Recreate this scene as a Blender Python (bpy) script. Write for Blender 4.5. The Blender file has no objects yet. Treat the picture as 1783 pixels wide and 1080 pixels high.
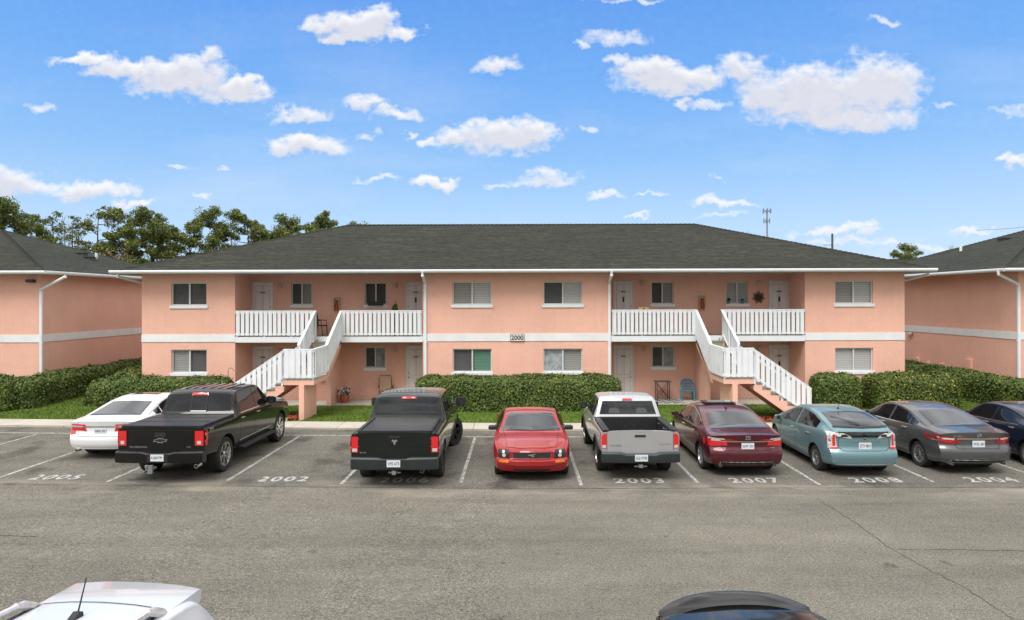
import bpy, bmesh, math, random
from mathutils import Vector, Matrix, noise as mnoise
from mathutils.bvhtree import BVHTree
R = math.radians
random.seed(7)
scene = bpy.context.scene
COL = scene.collection
H = 4.3

# ------------------------------------------------------------------ helpers
def tag(o, label=None, cat=None, group=None, kind=None):
    if label: o['label'] = label
    if cat: o['category'] = cat
    if group: o['group'] = group
    if kind: o['kind'] = kind
    return o

def empty(name, loc=(0, 0, 0), rz=0.0):
    o = bpy.data.objects.new(name, None)
    COL.objects.link(o)
    o.location = loc
    o.rotation_euler = (0, 0, rz)
    o.empty_display_size = 0.3
    return o

def copy_tree(o, parent=None):
    c = o.copy()
    COL.objects.link(c)
    if parent is not None: c.parent = parent
    for ch in list(o.children):
        copy_tree(ch, c)
    return c

def root_loc(p):
    v = Vector((0, 0, 0))
    while p is not None:
        v += p.location
        p = p.parent
    return v

def finish(me, smooth, angle=35):
    if smooth:
        me.polygons.foreach_set('use_smooth', [True] * len(me.polygons))
        me.set_sharp_from_angle(angle=R(angle))
    me.update()

class MB:
    """collects geometry, builds ONE mesh object"""
    def __init__(s):
        s.v = []; s.f = []; s.m = []
    def add(s, vs, fs, m=0):
        b = len(s.v)
        s.v.extend([tuple(p) for p in vs])
        for f in fs:
            s.f.append([b + i for i in f]); s.m.append(m)
        return s
    def box(s, x0, x1, y0, y1, z0, z1, m=0):
        if x0 > x1: x0, x1 = x1, x0
        if y0 > y1: y0, y1 = y1, y0
        if z0 > z1: z0, z1 = z1, z0
        vs = [(x0,y0,z0),(x1,y0,z0),(x1,y1,z0),(x0,y1,z0),(x0,y0,z1),(x1,y0,z1),(x1,y1,z1),(x0,y1,z1)]
        return s.add(vs, [(3,2,1,0),(4,5,6,7),(0,1,5,4),(1,2,6,5),(2,3,7,6),(3,0,4,7)], m)
    def prism(s, poly, axis, a, b, m=0):
        """poly: 2D list extruded along axis ('x': poly=(y,z); 'y': (x,z); 'z': (x,y))"""
        def mk(p, t):
            if axis == 'x': return (t, p[0], p[1])
            if axis == 'y': return (p[0], t, p[1])
            return (p[0], p[1], t)
        n = len(poly)
        vs = [mk(p, a) for p in poly] + [mk(p, b) for p in poly]
        fs = [tuple(range(n - 1, -1, -1)), tuple(range(n, 2 * n))]
        for i in range(n):
            j = (i + 1) % n
            fs.append((i, j, n + j, n + i))
        return s.add(vs, fs, m)
    def tube(s, pts, r, n=8, m=0, cap=True):
        pts = [Vector(p) for p in pts]
        rs = r if isinstance(r, (list, tuple)) else [r] * len(pts)
        rings = []
        up = Vector((0, 0, 1))
        for i, p in enumerate(pts):
            d = (pts[min(i + 1, len(pts) - 1)] - pts[max(i - 1, 0)])
            if d.length < 1e-9: d = Vector((0, 0, 1))
            d.normalize()
            a = up if abs(d.dot(up)) < 0.95 else Vector((1, 0, 0))
            u = d.cross(a).normalized(); w = d.cross(u).normalized()
            rings.append([p + (u * math.cos(2*math.pi*k/n) + w * math.sin(2*math.pi*k/n)) * rs[i] for k in range(n)])
        vs = [q for rg in rings for q in rg]
        fs = []
        for i in range(len(pts) - 1):
            for k in range(n):
                k2 = (k + 1) % n
                fs.append((i*n+k, i*n+k2, (i+1)*n+k2, (i+1)*n+k))
        if cap:
            fs.append(tuple(range(n - 1, -1, -1)))
            fs.append(tuple((len(pts)-1)*n + k for k in range(n)))
        return s.add(vs, fs, m)
    def lathe(s, prof, c, axis='z', n=24, m=0):
        """prof: list (r, t) revolved about axis through c"""
        c = Vector(c); vs = []; fs = []
        for (r, t) in prof:
            for k in range(n):
                a = 2*math.pi*k/n
                ca, sa = math.cos(a)*r, math.sin(a)*r
                if axis == 'z': p = (ca, sa, t)
                elif axis == 'x': p = (t, ca, sa)
                else: p = (ca, t, sa)
                vs.append(c + Vector(p))
        for i in range(len(prof) - 1):
            for k in range(n):
                k2 = (k+1) % n
                fs.append((i*n+k, i*n+k2, (i+1)*n+k2, (i+1)*n+k))
        return s.add(vs, fs, m)
    def build(s, name, mats, parent=None, smooth=False, world=True, bevel=0, angle=35, seg=2):
        if not isinstance(mats, (list, tuple)): mats = [mats]
        me = bpy.data.meshes.new(name)
        off = root_loc(parent) if (parent is not None and world) else Vector((0, 0, 0))
        me.from_pydata([(v[0]-off[0], v[1]-off[1], v[2]-off[2]) for v in s.v], [], s.f)
        for mt in mats: me.materials.append(mt)
        if len(mats) > 1: me.polygons.foreach_set('material_index', s.m)
        bm = bmesh.new(); bm.from_mesh(me)
        bmesh.ops.recalc_face_normals(bm, faces=bm.faces)
        bm.to_mesh(me); bm.free()
        finish(me, smooth, angle)
        o = bpy.data.objects.new(name, me)
        COL.objects.link(o)
        if parent is not None: o.parent = parent
        if bevel:
            md = o.modifiers.new('bevel', 'BEVEL')
            md.width = bevel; md.segments = seg; md.limit_method = 'ANGLE'; md.angle_limit = R(40)
        return o

def raw_obj(name, vs, fs, mats, parent=None, smooth=False, midx=None):
    me = bpy.data.meshes.new(name)
    me.from_pydata(vs, [], fs)
    for mt in (mats if isinstance(mats, (list, tuple)) else [mats]): me.materials.append(mt)
    if midx: me.polygons.foreach_set('material_index', midx)
    finish(me, smooth, 60)
    o = bpy.data.objects.new(name, me); COL.objects.link(o)
    if parent is not None: o.parent = parent
    return o

def text_geo(txt, size=1.0, offset=0.0, extrude=0.0, spacing=1.0):
    cu = bpy.data.curves.new('t', 'FONT'); cu.body = txt; cu.size = size
    cu.offset = offset; cu.extrude = extrude; cu.align_x = 'CENTER'; cu.align_y = 'CENTER'
    cu.space_character = spacing; cu.resolution_u = 3
    o = bpy.data.objects.new('t', cu); COL.objects.link(o)
    dg = bpy.context.evaluated_depsgraph_get(); dg.update()
    me = o.evaluated_get(dg).to_mesh()
    vs = [v.co.copy() for v in me.vertices]; fs = [tuple(p.vertices) for p in me.polygons]
    o.evaluated_get(dg).to_mesh_clear()
    bpy.data.objects.remove(o); bpy.data.curves.remove(cu)
    xs = [v.x for v in vs]; ys = [v.y for v in vs]
    cx = (min(xs)+max(xs))/2; cy = (min(ys)+max(ys))/2; w = max(xs)-min(xs); h = max(ys)-min(ys)
    # normalised to the unit box -0.5..0.5
    return [((v.x-cx)/w, (v.y-cy)/h, v.z) for v in vs], fs

# ------------------------------------------------------------------ materials
class NT:
    def __init__(s, name):
        s.mat = bpy.data.materials.new(name); s.mat.use_nodes = True
        s.t = s.mat.node_tree; s.b = s.t.nodes['Principled BSDF']
        s.n = s.t.nodes; s.l = s.t.links
    def node(s, typ, **kw):
        nd = s.n.new(typ)
        for k, v in kw.items():
            if k in nd.inputs: nd.inputs[k].default_value = v
            else: setattr(nd, k, v)
        return nd
    def link(s, a, b): s.l.new(a, b)
    def coord(s, scale=(1, 1, 1)):
        g = s.node('ShaderNodeNewGeometry')
        m = s.node('ShaderNodeVectorMath', operation='MULTIPLY')
        s.link(g.outputs['Position'], m.inputs[0]); m.inputs[1].default_value = scale
        return m.outputs[0]
    def noise(s, vec, scale, detail=4, rough=.6):
        nd = s.node('ShaderNodeTexNoise'); nd.inputs['Scale'].default_value = scale
        nd.inputs['Detail'].default_value = detail; nd.inputs['Roughness'].default_value = rough
        s.link(vec, nd.inputs['Vector']); return nd.outputs['Fac']
    def ramp(s, fac, stops):
        r = s.node('ShaderNodeValToRGB'); s.link(fac, r.inputs['Fac'])
        el = r.color_ramp.elements
        el[0].position, el[0].color = stops[0][0], (*stops[0][1], 1)
        el[1].position, el[1].color = stops[-1][0], (*stops[-1][1], 1)
        for p, c in stops[1:-1]:
            e = el.new(p); e.color = (*c, 1)
        return r.outputs['Color']
    def mix(s, fac, a, b, typ='MIX'):
        m = s.node('ShaderNodeMixRGB', blend_type=typ)
        for inp, v in ((m.inputs[0], fac), (m.inputs[1], a), (m.inputs[2], b)):
            if isinstance(v, (int, float)): inp.default_value = v
            elif isinstance(v, tuple): inp.default_value = (*v, 1)
            else: s.link(v, inp)
        return m.outputs[0]
    def bump(s, h, strength=.3, dist=.02):
        b = s.node('ShaderNodeBump'); b.inputs['Strength'].default_value = strength
        b.inputs['Distance'].default_value = dist
        s.link(h, b.inputs['Height']); s.link(b.outputs[0], s.b.inputs['Normal'])
    def base(s, c):
        if isinstance(c, tuple): s.b.inputs['Base Color'].default_value = (*c, 1)
        else: s.link(c, s.b.inputs['Base Color'])
        return s
    def set(s, **kw):
        for k, v in kw.items(): s.b.inputs[k.replace('_', ' ')].default_value = v
        return s

def simple(name, col, rough=.5, metal=0, var=.12, scale=3.0, **kw):
    t = NT(name)
    f = t.noise(t.coord(), scale, 5)
    lo = tuple(c * (1 - var) for c in col); hi = tuple(min(1, c * (1 + var)) for c in col)
    t.base(t.ramp(f, [(.3, lo), (.7, hi)])).set(Roughness=rough, Metallic=metal, **kw)
    return t.mat

def paint(name, col, metal=0.0, rough=.3, flake=True, dirt=.10):
    t = NT(name)
    f = t.noise(t.coord(), 2.2, 6, .65)
    grime = tuple(c * (1 - dirt) + .16 * dirt for c in col)
    t.base(t.ramp(f, [(.38, col), (.72, grime)]))
    t.set(Metallic=metal, Roughness=rough, Coat_Weight=.8, Coat_Roughness=.05, Specular_IOR_Level=.12)
    return t.mat

M = {}
def stucco(name, col):
    t = NT(name)
    c = t.coord()
    f1 = t.noise(c, .7, 5, .6); f2 = t.noise(t.coord((2.2, 2.2, .22)), 2.6, 5, .65); f3 = t.noise(c, 26, 3)
    a = t.ramp(f1, [(.3, tuple(x * .93 for x in col)), (.7, tuple(min(1, x * 1.04) for x in col))])
    a = t.mix(.22, a, t.ramp(f2, [(.28, (.80, .77, .76)), (.5, (1, 1, 1)), (.75, (1.04, 1.05, 1.06))]), 'MULTIPLY')
    a = t.mix(.55, a, t.ramp(f3, [(.3, (.86, .85, .84)), (.7, (1, 1, 1))]), 'MULTIPLY')
    # dirt rising from the foot of the wall
    sx = t.node('ShaderNodeSeparateXYZ'); g = t.node('ShaderNodeNewGeometry'); t.link(g.outputs['Position'], sx.inputs[0])
    mr = t.node('ShaderNodeMapRange'); t.link(sx.outputs['Z'], mr.inputs[0])
    mr.inputs[1].default_value = 0.0; mr.inputs[2].default_value = .5; mr.inputs[3].default_value = .5; mr.inputs[4].default_value = 0
    m2 = t.node('ShaderNodeMath', operation='MULTIPLY'); t.link(mr.outputs[0], m2.inputs[0]); t.link(f1, m2.inputs[1])
    a = t.mix(m2.outputs[0], a, (.36, .2, .14))
    t.base(a).set(Roughness=.9)
    # faint horizontal boards / courses in the render coat
    wv = t.node('ShaderNodeTexWave', wave_type='BANDS', bands_direction='Z'); wv.inputs['Scale'].default_value = .78
    wv.inputs['Distortion'].default_value = 1.4; wv.inputs['Detail'].default_value = 2
    t.link(c, wv.inputs['Vector'])
    ad = t.node('ShaderNodeMath', operation='MULTIPLY_ADD'); t.link(wv.outputs['Fac'], ad.inputs[0]); ad.inputs[1].default_value = .07; t.link(f3, ad.inputs[2])
    t.bump(ad.outputs[0], .8, .02)
    return t.mat
PINK = (.84, .485, .38)
M['pink'] = stucco('pink_stucco', PINK)
M['white'] = simple('white_paint', (.74, .77, .80), .5, 0, .05, 2.5)
M['trim'] = simple('trim_white', (.74, .76, .78), .6, 0, .07, 1.5)
M['soffit'] = simple('soffit', (.42, .36, .33), .8, 0, .1)
M['door'] = simple('door_paint', (.72, .68, .68), .5, 0, .04)
M['frame'] = simple('window_frame', (.62, .62, .61), .4, 0, .05)
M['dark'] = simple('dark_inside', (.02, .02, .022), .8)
M['black_metal'] = simple('black_metal', (.03, .028, .026), .45)
M['brass'] = simple('brass', (.35, .24, .1), .35, .8)
M['plastic'] = simple('black_plastic', (.014, .015, .016), .55, 0, .2, 6)
M['rubber'] = simple('tyre_rubber', (.022, .022, .022), .85, 0, .35, 9)
M['chrome'] = simple('chrome', (.72, .72, .72), .18, 1, .04)
M['alloy'] = simple('alloy', (.5, .5, .51), .3, .85, .08, 8)
M['red_light'] = simple('red_lens', (.62, .012, .015), .15, 0, .1, 20, Coat_Weight=1.0)
M['dark_red_light'] = simple('dark_red_lens', (.25, .008, .012), .12, 0, .1, 20, Coat_Weight=1.0)
M['clear_light'] = simple('clear_lens', (.6, .58, .58), .12, .2, .12, 24, Coat_Weight=1.0)
M['amber'] = simple('amber_lens', (.6, .14, .02), .2)
M['plate'] = simple('plate_white', (.62, .66, .7), .5, 0, .06, 30)
M['ink'] = simple('plate_ink', (.02, .03, .08), .6)
M['seam'] = simple('panel_gap', (.006, .006, .006), .9)
M['terracotta'] = simple('terracotta', (.36, .1, .05), .8)
M['mulch'] = simple('red_mulch', (.3, .06, .03), .95, 0, .5, 20)
M['teal'] = simple('teal_plastic', (.02, .22, .32), .4)
M['tan'] = simple('tan_fabric', (.33, .22, .15), .85)
M['wicker'] = simple('brown_wicker', (.06, .035, .022), .8)
M['blue_pot'] = simple('blue_pot', (.06, .22, .34), .4)
M['gold'] = simple('ochre_frame', (.55, .36, .12), .5)
M['ext_red'] = simple('extinguisher_red', (.42, .03, .02), .35)
M['lamp_glass'] = simple('lamp_glass', (.55, .42, .36), .4)
M['ac'] = simple('ac_grey', (.06, .065, .065), .6)
M['flowers'] = simple('flower_white', (.6, .58, .55), .8)
M['sign'] = simple('sign_white', (.7, .7, .68), .5)
M['steel'] = simple('galvanised', (.28, .29, .3), .45, .6)
M['bark'] = simple('pine_bark', (.10, .07, .055), .95, 0, .4, 4)
M['twig'] = simple('bare_twigs', (.20, .165, .14), .9, 0, .3, 4)
M['wood_pole'] = simple('wood_pole', (.1, .08, .07), .9)

def glass(name, col=(.012, .014, .016), rough=.04, alpha=1.0, spec=.5):
    t = NT(name)
    t.base(col).set(Roughness=rough, IOR=1.5, Alpha=alpha)
    t.set(Specular_IOR_Level=spec)
    f = t.noise(t.coord(), .9, 3)
    t.bump(f, .06, .05)
    return t.mat
M['car_glass'] = glass('tinted_car_glass', (.006, .007, .009), .03, 1, .5)
M['tint_grey'] = glass('grey_car_glass', (.02, .022, .03), .05, 1, 1.0)
M['pane'] = glass('window_pane', (.05, .055, .055), .03, .12)

def blind(name, col, pitch=26):
    t = NT(name)
    wv = t.node('ShaderNodeTexWave', wave_type='BANDS', bands_direction='Z'); wv.inputs['Scale'].default_value = pitch / 6.28 * 1.0
    t.link(t.coord(), wv.inputs['Vector'])
    t.base(t.ramp(wv.outputs['Fac'], [(.2, tuple(c * .72 for c in col)), (.8, col)])).set(Roughness=.6)
    return t.mat
M['blind_light'] = blind('light_blinds', (.75, .75, .73))
M['blind_mid'] = blind('grey_blinds', (.48, .48, .46))
M['blind_green'] = blind('green_blinds', (.16, .36, .27))
M['curtain'] = simple('pale_curtain', (.5, .55, .58), .9, 0, .35, 5)
M['screen'] = simple('insect_screen', (.12, .125, .125), .9, 0, .15)

def leaf(name, lo, hi, extra=None, trans=.15):
    t = NT(name)
    g = t.node('ShaderNodeNewGeometry')
    c = t.ramp(g.outputs['Random Per Island'], [(0, lo), (.9, hi)] + ([(1.0, extra)] if extra else []))
    f = t.noise(t.coord(), 1.6, 3)
    c = t.mix(.8, c, t.ramp(f, [(.32, (.62, .68, .6)), (.68, (1.15, 1.1, 1.0))]), 'MULTIPLY')
    t.base(c).set(Roughness=.55, Specular_IOR_Level=.3)
    return t.mat
M['hedge'] = leaf('hedge_leaves', (.035, .068, .016), (.14, .195, .042), (.22, .21, .04))
M['hedge_yellow'] = leaf('variegated_leaves', (.028, .055, .014), (.14, .18, .035), (.5, .42, .04))
M['hedge_core'] = simple('hedge_core', (.03, .05, .014), .95, 0, .5, 9)
M['pine'] = leaf('pine_needles', (.055, .08, .02), (.20, .235, .06))
M['pine_light'] = leaf('pine_needles_light', (.06, .08, .025), (.19, .20, .055))
M['russet'] = leaf('russet_leaves', (.10, .06, .025), (.24, .14, .05))
M['plant'] = leaf('plant_leaves', (.02, .05, .012), (.06, .12, .03))
M['grass_blade'] = leaf('grass_blades', (.07, .125, .02), (.165, .235, .045))
# ------------------------------------------------------------------ ground
def gz(x):
    return 0.011 * min(-x, 28) if x < 0 else 0.0
def lz(x, y):     # lawn level
    k = max(0, min(1, (-x - 12.5) / 2)) * max(0, min(1, (y - 24.2) / 3.5))
    f = max(0, min(1, (y - 24.2) / 3.0)) * max(0, min(1, (x + 14.5) / 2))
    return gz(x) * (1 - f) + .045 + .13 * k
def sheet(name, x0, x1, y0, y1, zf, mat, nx=60, ny=2, kind='structure', parent=None):
    vs = []; fs = []
    for j in range(ny + 1):
        for i in range(nx + 1):
            x = x0 + (x1 - x0) * i / nx; y = y0 + (y1 - y0) * j / ny
            vs.append((x, y, zf(x, y)))
    for j in range(ny):
        for i in range(nx):
            a = j * (nx + 1) + i
            fs.append((a, a + 1, a + nx + 2, a + nx + 1))
    o = raw_obj(name, vs, fs, mat, parent, smooth=True)
    if kind: o['kind'] = kind
    return o

def asphalt(name, lo, hi, warm, park=False):
    t = NT(name)
    c = t.coord()
    big = t.noise(t.coord((.35, .9, 1)), .5, 6, .6)
    mid = t.noise(c, 2.6, 6, .65)
    fine = t.noise(t.coord((.7, 1.0, 1)), 26, 3, .75); grit = t.noise(c, 55, 2, .8)
    a = t.ramp(big, [(.3, lo), (.5, hi), (.72, warm)])
    a = t.mix(.5, a, t.ramp(mid, [(.3, (.72, .72, .73)), (.7, (1.12, 1.1, 1.06))]), 'MULTIPLY')
    a = t.mix(1, a, t.ramp(fine, [(.33, (.62, .62, .62)), (.5, (.98, .98, .98)), (.68, (1.42, 1.4, 1.36))]), 'MULTIPLY')
    a = t.mix(.9, a, t.ramp(grit, [(.34, (.4, .4, .4)), (.5, (.97, .97, .97)), (.66, (1.75, 1.72, 1.66))]), 'MULTIPLY')
    # pale sand washed along the seam between lane and bays (Y about 15.8)
    g = t.node('ShaderNodeNewGeometry'); sx = t.node('ShaderNodeSeparateXYZ'); t.link(g.outputs['Position'], sx.inputs[0])
    d = t.node('ShaderNodeMath', operation='SUBTRACT'); t.link(sx.outputs['Y'], d.inputs[0]); d.inputs[1].default_value = 15.6
    ab = t.node('ShaderNodeMath', operation='ABSOLUTE'); t.link(d.outputs[0], ab.inputs[0])
    mr = t.node('ShaderNodeMapRange', interpolation_type='SMOOTHSTEP'); t.link(ab.outputs[0], mr.inputs[0])
    mr.inputs[1].default_value = .0; mr.inputs[2].default_value = 1.1; mr.inputs[3].default_value = 1; mr.inputs[4].default_value = 0
    sn = t.noise(t.coord((.45, 1.1, 1)), 1.1, 6, .6)
    st = t.ramp(sn, [(.47, (0, 0, 0)), (.68, (1, 1, 1))])
    mm = t.node('ShaderNodeMath', operation='MULTIPLY'); t.link(mr.outputs[0], mm.inputs[0]); t.link(st, mm.inputs[1])
    m3 = t.node('ShaderNodeMath', operation='MULTIPLY'); t.link(mm.outputs[0], m3.inputs[0]); m3.inputs[1].default_value = .75
    a = t.mix(m3.outputs[0], a, (.31, .27, .22))
    sp_n = t.noise(t.coord(), 2.1, 2, .5)
    a = t.mix(.55, a, t.ramp(sp_n, [(.24, (.35, .34, .33)), (.30, (1, 1, 1))]), 'MULTIPLY')
    trk = t.noise(t.coord((.12, 1.6, 1)), 1.0, 4, .6)
    a = t.mix(.45, a, t.ramp(trk, [(.38, (.80, .79, .78)), (.5, (1, 1, 1)), (.66, (1.08, 1.07, 1.05))]), 'MULTIPLY')
    if park:   # oil stains in the bays
        on = t.noise(t.coord((1, .6, 1)), .9, 3, .5)
        a = t.mix(.8, a, t.ramp(on, [(.33, (.45, .45, .46)), (.45, (1, 1, 1))]), 'MULTIPLY')
    t.base(a).set(Roughness=.92, Specular_IOR_Level=.25)
    ad = t.node('ShaderNodeMath', operation='ADD'); t.link(fine, ad.inputs[0]); t.link(grit, ad.inputs[1])
    t.bump(ad.outputs[0], .55, .012)
    return t.mat
M['lane'] = asphalt('lane_asphalt', (.132, .124, .107), (.162, .152, .131), (.198, .185, .158))
M['bay'] = asphalt('bay_asphalt', (.120, .115, .102), (.150, .142, .125), (.182, .171, .15), True)
def concrete(name, col):
    t = NT(name); c = t.coord()
    f = t.noise(c, 1.4, 6, .65); g = t.noise(c, 20, 3)
    a = t.ramp(f, [(.3, tuple(x * .78 for x in col)), (.7, col)])
    a = t.mix(.5, a, t.ramp(g, [(.3, (.75, .75, .75)), (.7, (1.1, 1.1, 1.1))]), 'MULTIPLY')
    t.base(a).set(Roughness=.9); t.bump(g, .3, .01)
    return t.mat
M['concrete'] = concrete('concrete_walk', (.52, .48, .41))
M['step'] = concrete('step_concrete', (.34, .32, .26))
def linepaint():
    t = NT('worn_line_paint')
    f = t.noise(t.coord(), 9, 6, .75)
    t.base(t.ramp(f, [(.42, (.16, .155, .14)), (.54, (.42, .41, .39)), (.74, (.54, .54, .52))])).set(Roughness=.8)
    return t.mat
M['line'] = linepaint()
def linepaint2():
    t = NT('number_paint')
    f = t.noise(t.coord(), 14, 5, .75)
    t.base(t.ramp(f, [(.38, (.18, .17, .16)), (.54, (.46, .46, .44))])).set(Roughness=.8)
    return t.mat
M['number'] = linepaint2()
def lawnmat():
    t = NT('lawn'); c = t.coord()
    f = t.noise(c, 1.1, 5, .6); g = t.noise(c, 40, 3, .7)
    a = t.ramp(f, [(.28, (.06, .115, .016)), (.55, (.11, .175, .028)), (.75, (.18, .2, .06))])
    a = t.mix(.8, a, t.ramp(g, [(.3, (.5, .5, .5)), (.7, (1.3, 1.3, 1.3))]), 'MULTIPLY')
    t.base(a).set(Roughness=.95, Specular_IOR_Level=.1); t.bump(g, .6, .03)
    return t.mat
M['lawn'] = lawnmat()
M['earth'] = simple('earth', (.09, .1, .045), .95, 0, .4, .2)

sheet('ground', -700, 700, -60, 1400, lambda x, y: gz(x) * (1 if y < 60 else 0) - .06, M['earth'], 200, 40)
sheet('road', -60, 60, -12, 22.72, lambda x, y: gz(x), M['lane'], 120, 6)
sheet('parking_bays', -60, 60, 15.78, 22.72, lambda x, y: gz(x) + .004, M['bay'], 120, 2)
# painted lines
mb = MB()
LX = [-15.05, -12.32, -9.58, -6.86, -4.12, -1.36, 1.46, 4.22, 7.0, 9.78, 12.55, 15.3]
def strip(mb, x0, y0, x1, y1, w, dz, n=12):
    d = Vector((x1 - x0, y1 - y0)); d.normalize(); nx, ny = -d.y * w / 2, d.x * w / 2
    vs = []; fs = []
    for i in range(n + 1):
        t = i / n; x = x0 + (x1 - x0) * t; y = y0 + (y1 - y0) * t
        vs += [(x - nx, y - ny, gz(x) + dz), (x + nx, y + ny, gz(x) + dz)]
        if i: fs.append((2*i-2, 2*i-1, 2*i+1, 2*i))
    mb.add(vs, fs)
for i, x in enumerate(LX):
    strip(mb, x, 16.0 + (.25 if i % 2 else 0), x, 21.6, .085, .008)
mb.build('bay_lines', M['line'])['kind'] = 'structure'
mb = MB(); strip(mb, -40, 21.72, 40, 21.72, .10, .0085, 80)
mb.build('head_line', M['line'])['kind'] = 'structure'
for i, (txt, x) in enumerate([('2005', -11.0), ('2002', -5.6), ('2006', -2.72), ('2003', 2.86), ('2007', 5.62), ('2008', 8.5), ('2004', 11.25)]):
    vs, fs = text_geo(txt, 1, .025, 0, 1.25)
    yc = 16.42 + (.0)
    o = raw_obj('bay_number', [(x + v[0] * 1.18, yc + v[1] * .46, gz(x) + .010) for v in vs], fs, M['number'])
    o['kind'] = 'structure'; o['label'] = 'white stencilled bay number ' + txt + ' on the asphalt'
# cracks in the lane
def crack(pts, w, name='pavement_crack'):
    mb = MB(); rnd = random.Random(3)
    P = []
    for (a, b) in zip(pts[:-1], pts[1:]):
        n = max(2, int((Vector(b) - Vector(a)).length / .12))
        for k in range(n):
            t = k / n
            P.append((a[0] + (b[0]-a[0])*t + rnd.uniform(-.025, .025), a[1] + (b[1]-a[1])*t + rnd.uniform(-.025, .025)))
    P.append(pts[-1])
    vs = []; fs = []
    for i, (x, y) in enumerate(P):
        q = P[min(i+1, len(P)-1)]; p0 = P[max(i-1, 0)]
        d = Vector((q[0]-p0[0], q[1]-p0[1])); d.normalize()
        ww = w * rnd.uniform(.4, 1.3)
        vs += [(x + d.y*ww, y - d.x*ww, gz(x) + .005), (x - d.y*ww, y + d.x*ww, gz(x) + .005)]
        if i: fs.append((2*i-2, 2*i-1, 2*i+1, 2*i))
    mb.add(vs, fs)
    o = mb.build(name, M['crack']); o['kind'] = 'structure'
M['crack'] = simple('crack_fill', (.05, .048, .043), .95)
def gp(px, py):
    py = py + .0027 * (px - 902) - 524
    Y = H * 1200 / py
    return ((px - 902) * Y / 1200, Y)
crack([gp(*p) for p in [(1422, 868), (1450, 887), (1490, 912), (1548, 955), (1600, 985), (1660, 1013), (1710, 1045), (1765, 1079)]], .007)
crack([gp(*p) for p in [(1560, 957), (1640, 957), (1783, 960)]], .007)
crack([gp(*p) for p in [(-40, 942), (62, 944)]], .012)
crack([(-7.0, 15.79), (-3.4, 15.76), (0.5, 15.78), (4.5, 15.74), (9, 15.77), (16, 15.76), (24, 15.78)], .007)
# pavement strip with kerb
def kz(x, y): return gz(x) + .065
mb = MB()
xx = [-60 + 1.5 * i for i in range(81)]
for a, b in zip(xx[:-1], xx[1:]):
    z0, z1 = gz(a) + .065, gz(b) + .065
    a2 = a + .008; b2 = b - .008
    vs = [(a2, 22.72, z0), (b2, 22.72, z1), (b2, 23.86, z1), (a2, 23.86, z0), (a2, 22.72, z0 - .2), (b2, 22.72, z1 - .2), (b2, 23.86, z1 - .2), (a2, 23.86, z0 - .2)]
    mb.add(vs, [(0, 1, 2, 3), (4, 5, 1, 0), (6, 7, 3, 2), (5, 6, 2, 1), (7, 4, 0, 3)])
mb.build('pavement', M['concrete'])['kind'] = 'structure'
sheet('lawn', -60, 60, 23.86, 60, lz, M['lawn'], 160, 40)
# ------------------------------------------------------------------ buildings
def roofmat():
    t = NT('shingles')
    c1 = t.coord((.55, .55, 21)); c2 = t.coord((2.2, 2.2, 24)); c = t.coord()
    f1 = t.noise(c1, 1.0, 4, .7); f2 = t.noise(c2, 1.6, 3, .7); f3 = t.noise(c, .35, 4)
    a = t.ramp(f1, [(.3, (.012, .014, .009)), (.5, (.022, .024, .017)), (.7, (.041, .041, .030))])
    a = t.mix(.9, a, t.ramp(f2, [(.36, (.35, .35, .33)), (.5, (.95, .95, .93)), (.64, (1.75, 1.75, 1.65))]), 'MULTIPLY')
    a = t.mix(.5, a, t.ramp(f3, [(.35, (.8, .82, .8)), (.65, (1.1, 1.08, 1.02))]), 'MULTIPLY')
    t.base(a).set(Roughness=.9, Specular_IOR_Level=.3)
    t.bump(f2, .8, .03)
    return t.mat
M['roof'] = roofmat()

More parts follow.
